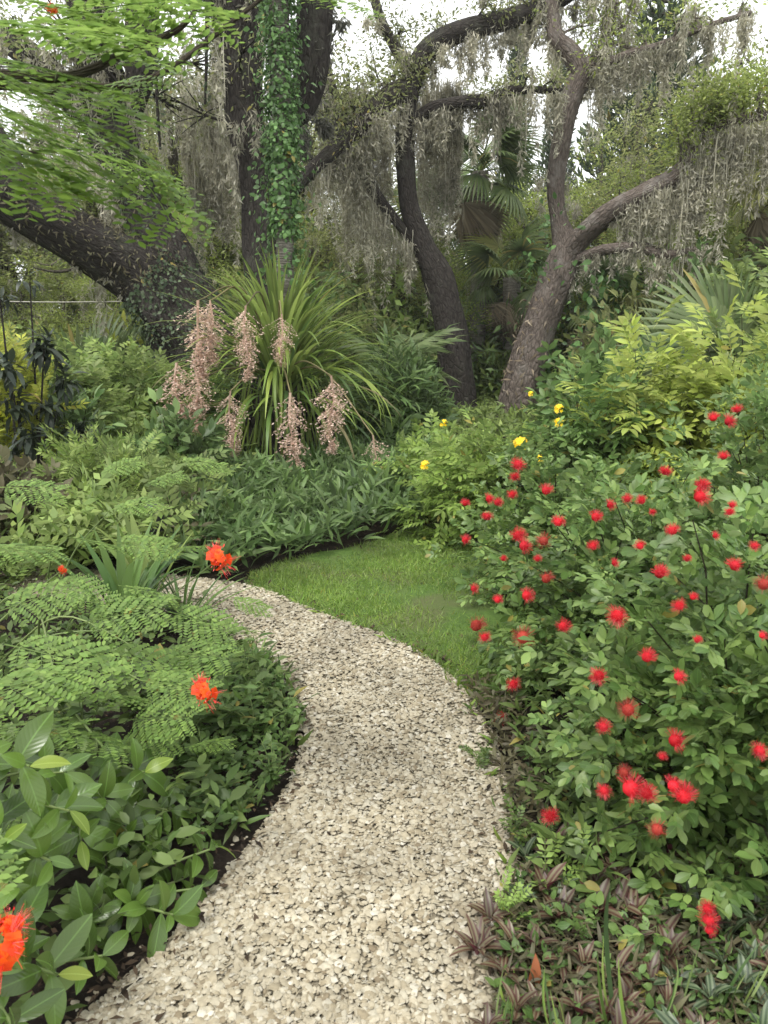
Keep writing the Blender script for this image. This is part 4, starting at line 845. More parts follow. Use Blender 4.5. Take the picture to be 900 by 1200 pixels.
# ------------------------------------------------------------------ strap-leaved clump, left
def strapclump(name, label, cat, p, n, ln, w, mat, r, group=None, curl=(.5, 1.5), lean=.5, part='leaf', gpow=1.5):
    root = thing(name, p, label, cat, group); ms = [stripT(9, w/ln, r.uniform(*curl), gpow=gpow).build(part, M[mat], link=False) for _ in range(5)]
    for k in range(n):
        a = r.uniform(0, 6.3); tl = r.uniform(.05, lean); d = np.array([math.cos(a)*tl, math.sin(a)*tl, 1]); nn = np.array([-math.cos(a), -math.sin(a), tl])
        inst(part, ms[r.integers(0, 5)], root, frames(d[None], nn[None], np.array([ln*r.uniform(.6, 1.1)]))[0], (math.cos(a)*.03*tl, math.sin(a)*.03*tl, 0))
    return root
r = np.random.default_rng(51)
strapclump('strap_leaved_clump', 'clump of broad strap leaves behind the feathery fronds, left of the far path', 'plant', gp(150, 755), 34, .62, .045, 'crinum', r, 'strap-leaved clumps', (.3, 1.3), .5)
strapclump('strap_leaved_clump', 'lighter strap-leaved clump with wide young leaves beside the black path light', 'plant', gp(175, 722), 20, .66, .055, 'bright_cover', r, 'strap-leaved clumps', (.2, 1.0), .4)
strapclump('strap_leaved_clump', 'low spiky dark clump whose narrow leaves poke onto the far gravel', 'plant', gp(215, 735), 40, .42, .016, 'crinum', r, 'strap-leaved clumps', (.2, .8), 1.2)
strapclump('strap_leaved_clump', 'narrow-leaved tuft at the gravel edge beside the young stalk', 'plant', gp(300, 795), 24, .22, .012, 'weed', r, 'strap-leaved clumps', (.3, 1.2), 1.1)
# black path light
p = gp(186, 668); root = thing('path_light', p, 'black garden path light half hidden behind the feathery fronds', 'lamp')
zt = wp(186, 592, p[1])[2]
t = T(); tube(t, [(0, 0, 0), (0, 0, zt*.7)], [.02, .02], 10, smooth=False); t.build('post', M['black'], root)
t = T(); tube(t, [(0, 0, zt*.62), (0, 0, zt*.9)], [.058, .058], 14, smooth=False, cap=True); t.build('housing', M['black'], root)
t = T(); tube(t, [(0, 0, zt*.9), (0, 0, zt*.97)], [.045, .045], 14, smooth=False); t.build('lens', M['clear'], root)
t = T(); tube(t, [(0, 0, zt*.96), (0, 0, zt), (0, 0, zt*1.02)], [.07, .062, .01], 14, smooth=False, cap=True); t.build('cap', M['black'], root)

# ------------------------------------------------------------------ the big orchid clump on the palm trunk
OC = np.array([xat(332, 9.0), 9.0, 0.]); r = np.random.default_rng(61)
root = thing('orchid_clump', OC, 'huge clump of long arching strap leaves with hanging pink flower sprays', 'plant')
pz = lambda py, Y=9.0: wp(332, py, Y)[2]
zc = pz(452)
t = T(); tube(t, [(0, 0, 0), (.02, 0, zc*.5), (0, 0, zc*.95), (0, 0, zc+.15)], [.55, .6, .5, .15], 18, .25, seed=3); t.build('root_mass', M['barkdark'], root)
ms = [stripT(11, .029, c_, gpow=1.7) for c_ in (.4, .8, 1.2, 1.7, 2.2, 2.6)]
mg = [m_.build('leaf', M['strap'], link=False) for m_ in ms]; md = [m_.build('leaf', M['strapdry'], link=False) for m_ in ms]; mk = [m_.build('leaf', M['crinum'], link=False) for m_ in ms]
parts = 0; bulk = T()
for k in range(620):
    a = r.uniform(0, 2*np.pi); rr_ = r.uniform(0, 1); tl = rr_**1.0*1.38; L_ = r.uniform(1.0, 1.6)
    front = math.sin(a) < .35
    d = np.array([math.cos(a)*math.sin(tl), math.sin(a)*math.sin(tl), math.cos(tl)]); nn = np.array([-math.cos(a)*math.cos(tl), -math.sin(a)*math.cos(tl), math.sin(tl)])+r.normal(size=3)*.15
    hz = r.uniform(-.45, .3) if tl > .8 else r.uniform(-.1, .3); o = np.array([math.cos(a)*.4*rr_, math.sin(a)*.4*rr_, zc+hz])
    ci = int(np.clip((1.0+tl*1.6+r.normal()*.5), 0, 5)) if tl > .35 else r.integers(0, 3)
    MM = frames(d[None], nn[None], np.array([L_]))[0]
    if front and parts < 285:
        inst('leaf', (md if (tl > 1.1 and r.uniform() < .25) else (mk if (hz < 0 and r.uniform() < .45) else mg))[ci], root, MM, o); parts += 1
    else: bulk.scatter(ms[ci], MM[None], (o+OC)[None])
# old hanging leaves make the dark lower skirt
n = 380; a = r.uniform(0, 6.3, n); D = np.stack([np.cos(a)*.5, np.sin(a)*.5, -1+0*a], 1)+r.normal(size=(n, 3))*.12; o = np.stack([np.cos(a)*r.uniform(.35, .75, n), np.sin(a)*r.uniform(.35, .75, n), r.uniform(.55, zc+.25, n)], 1)+OC
for q, m_ in enumerate((ms[0], ms[1])): bulk.scatter(m_, frames(D[q::2], np.stack([np.cos(a), np.sin(a), a*0+.2], 1)[q::2], r.uniform(.45, .9, n)[q::2]), o[q::2])
stuff(bulk.build('leaf_mass', M['strap'], root, OC))
def sprayT(seed):                             # hanging panicle of length 1
    rr = np.random.default_rng(seed); t = T(); ax = np.array([(0, 0, 0), (.03, 0, -.35), (-.02, .02, -.7), (0, 0, -1)]); ax = catmull(ax, 6); tube(t, ax, np.linspace(.012, .004, len(ax)), 4, smooth=False)
    for k in range(105):
        u = rr.uniform(.03, 1); p = along(ax, 1, rr, u-.001, u)[0]; a = rr.uniform(0, 6.3); L_ = .24*(1.15-u*.9)*rr.uniform(.7, 1.15); d = nrm(np.array([math.cos(a), math.sin(a), -.95]))
        e = p+d*L_; m = 9; s_ = np.linspace(.15, 1, m)[:, None]; Pq = p+(e-p)*s_+np.array([0, 0, -.04])*s_**2
        t.add([tuple(p+[0, 0, .004]), tuple(p-[0, 0, .004]), tuple(Pq[-1])], [[(0, 1, 2)]], None, 0)
        t.scatter(leafT(2, .45, .3, .1, mat=1), frames(rand_unit(m, rr)+[0, 0, -.3], rand_unit(m, rr), rr.uniform(.026, .042, m)), Pq)
    return t
SPY = [sprayT(i).build('flower_spray', [M['pinkstalk'], M['pinkbud']], link=False) for i in range(3)]
stk = T()
for i, (px, py0, py1, Y, w) in enumerate([(232, 352, 415, 7.9, 1.25), (246, 352, 405, 7.95, 1.2), (288, 358, 418, 7.7, 1.1), (330, 368, 410, 7.7, 1.3), (207, 425, 490, 7.8, 1.2), (228, 430, 485, 7.8, 1.2), (270, 458, 512, 7.45, 1.15), (340, 460, 533, 7.45, 1.05), (388, 440, 505, 7.45, 1.1), (437, 510, 565, 7.45, .9), (196, 470, 505, 7.8, 1.1)]):
    p = wp(px, py0, Y); L_ = (py1-py0)/FPX*Y*1.2; tilt = .25 if px > 420 else 0.
    Mx = frames(np.array([[0, 1., 0]]), np.array([[tilt*-1, 0, 1.]]), np.array([L_]))[0]; a = r.uniform(0, 6.3); Mx = Mx@np.array([[math.cos(a), -math.sin(a), 0], [math.sin(a), math.cos(a), 0], [0, 0, 1]])
    Mx = Mx@np.diag([w*1.5, w*1.5, 1.1]); inst('flower_spray', SPY[i % 3], root, Mx, p-OC)
    b = OC+[0, -.1, zc+.1]; c = (b+p)/2; c[2] = max(b[2], p[2])+.12; tube(stk, np.array([b, c, p]), [.012, .01, .007], 5)
stk.build('flower_stalk', M['strapdry'], root, OC)
# palm trunk rising out of it, wrapped in a vine higher up
t = T(); root = thing('palm_trunk', OC+[.0, .12, 0], 'pale slender palm trunk rising out of the orchid clump', 'tree')
tp = [wp(333, 540, 9.15), wp(333, 400, 9.15), wp(334, 300, 9.15), wp(330, 150, 9.2), wp(326, 0, 9.3), wp(322, -160, 9.4)]
PT, RT = tube(t, tp, [.12, .11, .10, .11, .12, .12], 14, .04, seed=2); t.build('trunk', M['barkpale'], root, OC+[0, .12, 0])
def leaves_on(t, P, R, n, tmpl, size, r, lo=0, hi=1, thick=.08, out=.6, side=None):
    i = (r.uniform(lo, hi, n)*(len(P)-1)); i0 = np.minimum(i.astype(int), len(P)-2); f = (i-i0)[:, None]; C_ = P[i0]*(1-f)+P[i0+1]*f; Rr = R[i0]
    tn = nrm(P[i0+1]-P[i0]); a = rand_unit(n, r); a = nrm(a-tn*np.einsum('ij,ij->i', a, tn)[:, None])
    if side is not None: a = nrm(a+np.asarray(side)*r.uniform(.3, 1.2, n)[:, None])
    Pp = C_+a*(Rr+np.abs(r.normal(size=n))*thick)[:, None]; D = a*out+rand_unit(n, r)*.7+[0, 0, -.45]; t.scatter(tmpl, frames(D, a+[0, 0, .35]+rand_unit(n, r)*.3, size*r.uniform(.6, 1.3, n)), Pp)
t = T(); vl = leafT(3, .7, .1, .25, peak=.35); cut = int(len(PT)*.43)
leaves_on(t, PT[cut:], RT[cut:], 5200, vl, .055, r, thick=.055); leaves_on(t, PT[cut:], RT[cut:], 500, vl, .075, r, thick=.13); leaves_on(t, PT[cut-3:cut+6], RT[cut-3:cut+6], 500, vl, .07, r, thick=.16)
o = t.build('climbing_vine', M['ivy']); tag(o, 'dense green vine sheathing the upper palm trunk above the orchid clump', 'vine', kind=None)

# ------------------------------------------------------------------ mid-ground low vegetation
r = np.random.default_rng(71)
scatter_cover('ground_cover', 'dense dark green lance-leaved cover between the orchid clump and the lawn', 'ground cover', [(250, 684), (300, 672), (370, 654), (440, 639), (505, 618), (525, 590), (500, 545), (380, 532), (250, 538), (190, 570), (190, 640), (220, 668)], 9500, LANCE, M['grasscover'], .19, (.02, .36), r, up=.4, dirup=.8)
scatter_cover('ground_cover', 'dull bronze low leaves behind the black path light', 'ground cover', [(140, 660), (250, 668), (230, 600), (150, 590), (60, 600), (40, 650)], 1800, LFN, M['brownish'], .09, (.05, .42), r)
def rect(x0, x1, y0, y1): return [(x0, y0, 0), (x1, y0, 0), (x1, y1, 0), (x0, y1, 0)]
scatter_cover('ground_cover', 'bright feathery undergrowth on the left between the path and the oak', 'ground cover', None, 5000, PINF2[0], M['bright_cover'], .30, (.02, .55), r, poly=[(-6, 3.6, 0), (-1.35, 4.4, 0), (-1.45, 6, 0), (-1.9, 9.5, 0), (-7, 10, 0)], up=.7)
scatter_cover('ground_cover', 'pale green thicket beyond the left bed under the leaning oak', 'ground cover', None, 11000, LF2, M['bright_cover'], .22, (.05, 1.05), r, poly=rect(-12, -2.2, 9, 16), up=.6)
scatter_cover('ground_cover', 'deep green thicket behind the orchid clump and the middle oak', 'ground cover', None, 9000, LFN2, M['grasscover'], .26, (.05, 1.0), r, poly=rect(-2.4, .3, 9.8, 14), up=.6)
scatter_cover('ground_cover', 'low green growth round the feet of the two middle oaks', 'ground cover', None, 6500, LFN2, M['bright_cover'], .2, (.02, .35), r, poly=rect(.3, 4, 7.5, 17), up=.6)
scatter_cover('ground_cover', 'thicket behind the lime shrubs on the right', 'ground cover', None, 11000, LF2, M['tecoma'], .22, (.05, 1.2), r, poly=rect(3.2, 11, 6.8, 16), up=.6)
scatter_cover('ground_cover', 'distant undergrowth at the foot of the far trees', 'ground cover', None, 16000, LF2, M['oakgreen'], .45, (.1, 2.0), r, poly=rect(-26, 26, 17, 30), up=.6)

def sh(name, lb, px, Y, w, h, tm, mat, size, nst, npst, grp=None, cat='shrub', np_=0, **kw):
    if Y > 8.5: tm = {id(LF): LF2, id(LFN): LFN2, id(LANCE): LANCES, id(LFW): LFW2}.get(id(tm[0]), tm[0]) and ([{id(LF): LF2, id(LFN): LFN2, id(LANCE): LANCES, id(LFW): LFW2}[id(tm[0])]] if id(tm[0]) in (id(LF), id(LFN), id(LANCE), id(LFW)) else tm)
    c = np.array([xat(px, Y), Y, 0.]); return shrub(name, lb, cat, c, w/2, w/2*.9, h, tm, M[mat], size, nst=nst, npst=npst, nparts=np_, group=grp, **kw)
sh('low_shrub', 'leafy green shrub just left of the orchid clump, under its pink sprays', 215, 7.0, 1.0, .95, [LF], 'grasscover', .15, 80, 9, np_=60)
sh('low_shrub', 'yellow-green feathery bush at the left edge behind the dark small tree', 18, 6.5, .75, 1.5, PINF, 'yellowgreen', .3, 70, 7, zlo=.35)
sh('low_shrub', 'bright feathery shrub below the palmetto on the left', 150, 9.5, 1.9, 1.35, PIN9, 'bright_cover', .3, 130, 8)
sh('low_shrub', 'round mid green shrub at the foot of the leaning oak', 205, 9.6, 1.4, 1.1, [LF], 'mid', .15, 110, 9)
sh('low_shrub', 'shrub with yellow tips touching the underside of the leaning oak trunk', 170, 12.0, 2.0, 1.75, [LF], 'yellowgreen', .18, 90, 8)
sh('low_shrub', 'loose green shrub with narrow leaves in the left middle distance', 60, 8.0, 1.6, 1.35, PIN9, 'bright_cover', .28, 120, 8)
sh('low_shrub', 'dark leafy bush behind the dark small tree', 95, 6.8, .95, 1.2, [LF], 'grasscover', .13, 100, 8)
sh('low_shrub', 'low brownish bush at the left edge above the feathery fronds', 20, 5.0, .9, .8, [LF], 'brownish', .13, 80, 7)
sh('low_shrub', 'grey-green feathery bush in the left bed behind the strap leaves', 110, 5.6, 1.3, .7, PINF, 'bright_cover', .26, 110, 7)
sh('low_shrub', 'narrow-leaved green bush right of the orchid clump', 462, 10.5, 1.2, 1.5, [LANCE], 'grasscover', .28, 150, 9)
sh('low_shrub', 'dark bush between the orchid clump and the middle oak trunk', 488, 11.5, 1.1, 1.3, [LFN], 'grasscover', .2, 140, 9)
sh('low_shrub', 'light green bush seen between the two middle oak trunks', 580, 17.0, 1.5, 1.3, [LF], 'bright_cover', .2, 120, 8)
sh('low_shrub', 'grey-green bush behind the lime shrubs, below the thatch of dead palm leaves', 725, 11.0, 2.2, 2.3, [LF], 'oak', .18, 150, 9)
sh('low_shrub', 'deep green bush behind the lime shrubs near the fan palm leaf', 790, 12.5, 2.6, 2.9, [LF], 'grasscover', .18, 160, 9)
sh('low_shrub', 'green bush at the right edge behind the tall lime shrub', 900, 9.5, 2.2, 2.6, PIN9, 'bright_cover', .32, 120, 8)
sh('low_shrub', 'fresh green bush right of the right-hand oak trunk', 705, 9.0, 1.2, 1.6, [LFW], 'mid', .2, 120, 8)
# the dark small tree: thin bare stem with a tuft of drooping dark leaves, and its lower tufts
org = gp(40, 610); Y0 = org[1]; root = thing('dark_leaved_sapling', org, 'sapling with thin stems and tufts of drooping dark bronze leaves, far left', 'small tree')
t = T(); lv = T(); rr = np.random.default_rng(77)
for (px, py, Y, s, nl) in ((52, 405, Y0, .15, 60), (20, 470, Y0-.2, .16, 40), (8, 430, Y0-.3, .16, 35), (75, 445, Y0+.2, .14, 40), (95, 500, Y0, .15, 40), (85, 525, Y0-.3, .13, 30), (30, 510, Y0-.4, .15, 40), (10, 540, Y0-.5, .15, 40), (60, 480, Y0, .14, 40), (0, 350, Y0, .13, 25), (35, 330, Y0+.4, .12, 14)):
    tip = wp(px, py, Y); stalk(t, org+rr.normal(size=3)*[.05, .05, 0], tip, .014, .006, .0)
    d = rand_unit(nl, rr)+[0, 0, -.25]; lv.scatter(LFN, frames(d, rand_unit(nl, rr)*.3+[0, 0, 1], s*rr.uniform(.8, 1.4, nl)), tip+rr.normal(size=(nl, 3))*.04)
t.build('stem', M['barkdark'], root, org); stuff(lv.build('crown', M['dark_leaf'], root, org))

# ------------------------------------------------------------------ palms
def fanT(nseg=34, span=4.6, seed=0, droop=.5, split=.45):
    rr = np.random.default_rng(seed); t = T()
    for k in range(nseg):
        a = -span/2+span*k/(nseg-1); L_ = 1-.28*abs(a/(span/2))**1.5; L_ *= rr.uniform(.93, 1.05); w = span/nseg*.5
        P0 = np.array([0, 0, 0]); dr = np.array([math.sin(a), math.cos(a), 0]); pe = np.array([math.cos(a), -math.sin(a), 0])
        zz = lambda u: -droop*u**2.4-.15*abs(math.sin(a/2))*u
        rows = [(0.03, .02), (split, w*split*1.02), (.78, w*.42), (1, .004)]; V = []
        for u, ww in rows:
            c = dr*u*L_*(1-.12*droop*u)+np.array([0, 0, zz(u)*L_]); V += [c-pe*ww+[0, 0, -.18*ww], c+np.array([0, 0, .18*ww]), c+pe*ww+[0, 0, -.18*ww]]
        F = []
        for i in range(3): b = i*3; F += [(b, b+1, b+4, b+3), (b+1, b+2, b+5, b+4)]
        t.add(V, [F])
    return t
def fan_frond(seed, droop, mat, pet=.9, name='frond', mat2='greenstem'):
    t = T(); f = fanT(seed=seed, droop=droop); t.scatter(f, np.eye(3)[None], np.array([[0, pet, 0]]))
    tube(t, np.array([(0, 0, 0), (0, pet*.5, .04), (0, pet, 0)]), [.028, .02, .015], 5, mat=1); return t.build(name, [M[mat], M[mat2]], link=False)
FAN = [fan_frond(i, .25+.2*i, 'palm') for i in range(3)]; FANY = [fan_frond(5, .5, 'palmyellow')]; FAND = [fan_frond(7+i, 1.0, 'dead', mat2='dead') for i in range(2)]
def place_frond(root, me, o, a, el, s, r, roll=.2):
    d = np.array([math.cos(a)*math.cos(el), math.sin(a)*math.cos(el), math.sin(el)]); nn = np.array([-math.cos(a)*math.sin(el), -math.sin(a)*math.sin(el), math.cos(el)])+r.normal(size=3)*roll
    inst('frond', me, root, frames(d[None], nn[None], np.array([s]))[0], o)
def palm(label, px, Y, ztop, s, nf, r, dead=8, group='fan palms', green=FAN, trunk=True):
    x = xat(px, Y, ztop); root = thing('fan_palm', (x, Y, 0), label, 'palm', group)
    if trunk:
        t = T(); tube(t, [(0, 0, 0), (.05, 0, ztop*.5), (0, 0, ztop)], [.24, .19, .2], 12, .08, seed=int(px)); t.build('trunk', M['barkpale'], root)
    for k in range(nf):
        a = k*2.4+r.uniform(-.3, .3); el = 1.25-1.9*(k/nf)+r.uniform(-.15, .15); place_frond(root, green[r.integers(0, len(green))], (0, 0, ztop), a, el, s*r.uniform(.85, 1.1), r)
    for k in range(dead):
        a = r.uniform(0, 6.3); place_frond(root, FAND[k % 2], (0, 0, ztop-.1), a, -1.15+r.uniform(-.2, .3), s*.85, r)
    return root
r = np.random.default_rng(81)
palm('cabbage palm behind the mossy limbs between the two middle oaks', 562, 18, 5.2, .95, 20, r, dead=6)
palm('cabbage palm left of the middle oak trunk behind curtains of moss', 512, 22, 4.6, 1.1, 16, r, dead=8)
palm('yellowing palm hanging in at the right edge with a brown trunk', 925, 14, 4.3, .9, 16, r, dead=10, green=FANY)
palm('palm with a skirt of dead brown leaves behind the right-hand oak trunk', 600, 17.5, 2.9, .8, 12, r, dead=12, green=FAN+FAN+FANY)
palm('palm with a skirt of dead brown leaves right of the right-hand oak', 700, 15.5, 2.3, .75, 8, r, dead=16, green=FAN+FANY)
palm('cabbage palm far behind the leaning oak limb', 120, 24, 3.4, 1.2, 16, r, dead=8)
palm('cabbage palm in the far woods left of the ivy-wrapped trunk', 450, 24, 3.0, 1.2, 14, r, dead=6)
for (px, Y, s, n, lb) in ((92, 13.5, .95, 12, 'saw palmetto with upright fans, leftmost of the row under the oak limb'), (125, 12.5, 1.0, 13, 'saw palmetto with upright fans, middle of the row under the oak limb'), (160, 14, 1.0, 13, 'saw palmetto with upright fans, nearest the leaning oak trunk'), (15, 14, 1.0, 12, 'saw palmetto at the far left edge of the thicket')):
    root = thing('saw_palmetto', (xat(px, Y), Y, 0), lb, 'palmetto', 'saw palmettos in the left middle distance')
    for k in range(n): a = r.uniform(0, 6.3); place_frond(root, FAN[0], (r.normal()*.1, r.normal()*.1, .15), a, r.uniform(.75, 1.4), s*r.uniform(.8, 1.1), r, .15)
root = thing('saw_palmetto', (xat(845, 9.5), 9.5, 0), 'large stiff fan palm leaves standing behind the tall lime shrub at right', 'palmetto')
for (px, py, a, el, s) in ((836, 350, 1.9, 1.25, 1.0), (880, 372, .4, 1.0, .9), (800, 395, 2.8, .95, .9), (860, 365, -1.2, 1.3, .85), (770, 400, 3.1, .8, .8)):
    p = wp(px, py, 9.3)-np.array([xat(845, 9.5), 9.5, 0]); d = np.array([math.cos(a)*math.cos(el), math.sin(a)*math.cos(el), math.sin(el)])
    inst('frond', FAN[0], root, frames(d[None], np.array([[0.1, -1, .25]]), np.array([s]))[0], p-d*s*1.3)
# feather palm right of the orchid clump
PNF = compoundT(22, leafT(2, .13, .1, .5), .42, .12, 62, droop=.5).build('frond', M['palm'], link=False)
root = thing('feather_palm', (xat(462, 12), 12, 0), 'feather-leaved palm arching out right of the orchid clump', 'palm')
for k in range(13): a = k*2.4; el = r.uniform(.2, 1.1); d = np.array([math.cos(a)*math.cos(el), math.sin(a)*math.cos(el), math.sin(el)]); inst('frond', PNF, root, frames(d[None], np.array([[0, 0, 1.]]), np.array([r.uniform(.8, 1.1)]))[0], (0, 0, 1.1))
t = T(); tube(t, [(0, 0, 0), (0, 0, 1.15)], [.08, .06], 8, smooth=False); t.build('trunk', M['barkpale'], root)

# ------------------------------------------------------------------ the four near oaks
def px_limb(t, pts, sides=16, bump=.12, mat=0, seed=0, k=7):
    """pts: (px, py, Y, width in pixels)"""
    P = np.array([wp(a, b, Y) for a, b, Y, w in pts]); R = np.array([w/2/FPX*Y for a, b, Y, w in pts]); return tube(t, P, R, sides, bump, mat, k, seed)
def twigs(t, PP, RR, n, ln, r, up=.6, lo=.1, hi=1, rad=.03, sub=3):
    ends = []
    for q in range(n):
        i = int(r.uniform(lo, hi)*(len(PP)-1)); p = PP[i]; d = nrm(rand_unit(1, r)[0]*[1, .8, .7]+[0, 0, up]); L_ = ln*r.uniform(.5, 1.2)
        mid = p+d*L_*.5+r.normal(size=3)*L_*.08; e = p+d*L_+r.normal(size=3)*L_*.1; tube(t, np.array([p, mid, e]), [rad, rad*.6, rad*.2], 5, .1)
        ends += [mid, e]
        for _ in range(sub):
            d2 = nrm(d+rand_unit(1, r)[0]*.9); e2 = mid+d2*L_*.45; tube(t, np.array([mid, (mid+e2)/2+r.normal(size=3)*.02, e2]), [rad*.5, rad*.3, rad*.12], 4); ends.append(e2)
    return np.array(ends)
OAKL = diamondT(.42)
class Oak:
    def __init__(s, name, label, org, bark, seed, group='live oaks hung with moss'):
        s.o = np.asarray(org, float); s.root = thing(name, s.o, label, 'tree', group); s.t = T(); s.l = T(); s.m = T(); s.bark = bark; s.r = np.random.default_rng(seed); s.L = []
    def limb(s, pts, sides=16, bump=.12, **kw):
        q = px_limb(s.t, pts, sides, bump, seed=len(s.L)*7+1, **kw); s.L.append(q); return q
    def hang(s, i, n, ln, per=12, spread=.1, w=.014, lo=0, hi=1, drop=.6):
        P, R = s.L[i]; A = along(P, n, s.r, lo, hi); A[:, 2] -= R.mean()*drop; A[:, :2] += s.r.normal(size=(n, 2))*R.mean()*.6
        moss(s.m, A, ln*s.r.lognormal(-.15, .45, n), spread, per, w, s.r)
    def crown(s, i, n, ln, per, rad, size, lo=.1, hi=1, up=.6, mossn=0, mossl=.5, tr=.03):
        P, R = s.L[i]; E = twigs(s.t, P, R, n, ln, s.r, up, lo, hi, tr); clusters(s.l, OAKL, E, per, rad, size, s.r)
        if mossn: k = s.r.integers(0, len(E), mossn); moss(s.m, E[k], mossl*s.r.lognormal(-.1, .4, mossn), .09, 12, .014, s.r)
    def done(s, leaf='oak', mossm='moss'):
        s.t.build('trunk', M[s.bark], s.root, s.o)
        if s.l.n: stuff(s.l.build('crown', M[leaf], s.root, s.o))
        if s.m.n: stuff(s.m.build('hanging_moss', M[mossm], s.root, s.o))
# A: the leaning one on the left
A_ = Oak('leaning_oak', 'massive dark oak leaning up to the left behind the orchid clump', wp(262, 510, 11.6)*[1, 1, 0], 'barkdark', 101)
A_.limb([(280, 540, 11.6, 118), (255, 450, 11.6, 100), (212, 368, 11.6, 88), (165, 320, 11.5, 66), (105, 288, 11.2, 56), (45, 255, 10.8, 50), (-40, 205, 10.4, 44), (-160, 130, 10, 38)], 26, .18)
A_.limb([(222, 375, 11.7, 76), (198, 300, 11.8, 56), (165, 240, 12, 48), (132, 170, 12, 46), (113, 90, 12, 46), (105, 0, 12, 44), (98, -120, 12, 40)], 20, .18)
A_.limb([(150, 235, 11.9, 30), (150, 150, 11.8, 24), (162, 90, 11.7, 28), (165, 20, 11.7, 30), (170, -80, 11.6, 26)], 12, .2)
A_.limb([(130, 170, 12, 30), (60, 90, 12.5, 28), (0, 40, 13, 24), (-80, -20, 13, 18)], 12, .15)
A_.limb([(45, 240, 10.8, 26), (20, 200, 11, 20), (-20, 120, 11.5, 14)], 10, .15)
A_.hang(0, 14, .35, 12, lo=.35, hi=1); A_.hang(1, 26, .8, 14, spread=.14, lo=.3); A_.hang(3, 14, .6, 14); A_.hang(2, 8, .6)
A_.crown(1, 14, 1.4, 18, .25, .09, lo=.5, mossn=16, mossl=.8); A_.crown(3, 12, 1.3, 18, .25, .09, mossn=14, mossl=.7)
A_.crown(2, 9, 1.2, 18, .25, .09, lo=.4, mossn=14, mossl=.7)
# small dark creepers and dead fern on its bark
vt = T(); P, R = A_.L[0]; leaves_on(vt, P, R, 2600, leafT(2, .7, .1, .2), .065, A_.r, lo=.08, hi=.42, thick=.06); P1, R1 = A_.L[1]; leaves_on(vt, P1, R1, 600, leafT(2, .7, .1, .2), .06, A_.r, lo=.0, hi=.4, thick=.06)
tag(vt.build('climbing_vine', M['ivydark']), 'dark grey-green creeper covering the foot of the leaning oak', 'vine')
vt = T(); leaves_on(vt, P, R, 1500, leafT(2, .3, .1, .6), .08, A_.r, lo=.32, hi=.8, thick=.03, side=(0, 0, 1)); leaves_on(vt, P1, R1, 500, leafT(2, .3, .1, .6), .07, A_.r, lo=.1, hi=.6, thick=.03)
tag(vt.build('dry_fern', M['brownish']), 'shrivelled brown fern along the top of the leaning oak trunk', 'fern', kind='stuff')
A_.done('oakgrey')
# hanging thin vines in front of it
vn = T(); rr = np.random.default_rng(111)
for (px, y0, y1, Y, w) in ((184, -60, 175, 10, .045), (243, -60, 122, 10.5, .05)):
    P = np.array([wp(px+rr.normal()*1.5, y, Y) for y in np.linspace(y0, y1, 6)]); vt = T(); tube(vt, P, np.linspace(w, w*.4, 6), 7, .2); mm = T(); leaves_on(mm, *tube(T(), P, np.linspace(w, w*.4, 6), 4), 160, LFS, .06, rr, thick=.03)
    o = thing('hanging_vine', P[-1], 'thin dark hanging vine '+('above the leaning oak, left of the ivy tree' if px < 200 else 'nearest the ivy-wrapped trunk, ending in mid-air'), 'vine', 'thin vines hanging from above'); vt.build('stem', M['barkdark'], o, P[-1]); stuff(mm.build('foliage', M['ivydark'], o, P[-1]))
# B: straight dark oak behind the vine-wrapped palm
B_ = Oak('upright_oak', 'straight dark-trunked oak directly left of the vine-wrapped palm', wp(312, 520, 12)*[1, 1, 0], 'barkdark', 102)
B_.limb([(318, 540, 12, 46), (308, 330, 12, 42), (302, 250, 12, 36), (298, 190, 12, 38), (288, 140, 12, 40), (283, 70, 12, 44), (290, 0, 12, 48), (300, -120, 12, 46)], 18, .14)
B_.limb([(290, 90, 12, 30), (265, 30, 12, 24), (235, -40, 12, 20)], 10, .12)
B_.hang(0, 22, .6, lo=.4); B_.hang(1, 16, .8); moss(B_.m, np.array([wp(250+B_.r.uniform(-40, 40), 130+B_.r.uniform(-50, 70), 13.5) for _ in range(60)]), B_.r.uniform(.6, 2.2, 60), .12, 16, .014, B_.r)
B_.crown(0, 14, 1.4, 18, .26, .09, lo=.5, mossn=20, mossl=.7); B_.done('oakgrey')
# the dark drooping bough right of the vine
D2 = Oak('broken_bough', 'thick dark moss-covered bough hanging down right of the vine-wrapped palm', wp(365, -60, 10), 'barkdark', 107, None)
D2.root['category'] = 'bough'
D2.limb([(378, -140, 9.9, 40), (370, -40, 9.9, 36), (367, 30, 9.9, 38), (362, 90, 9.9, 36), (354, 130, 9.9, 26), (350, 148, 9.9, 6)], 16, .10); D2.hang(0, 30, .22, 12, .09, lo=.2); D2.done(mossm='mossdark')
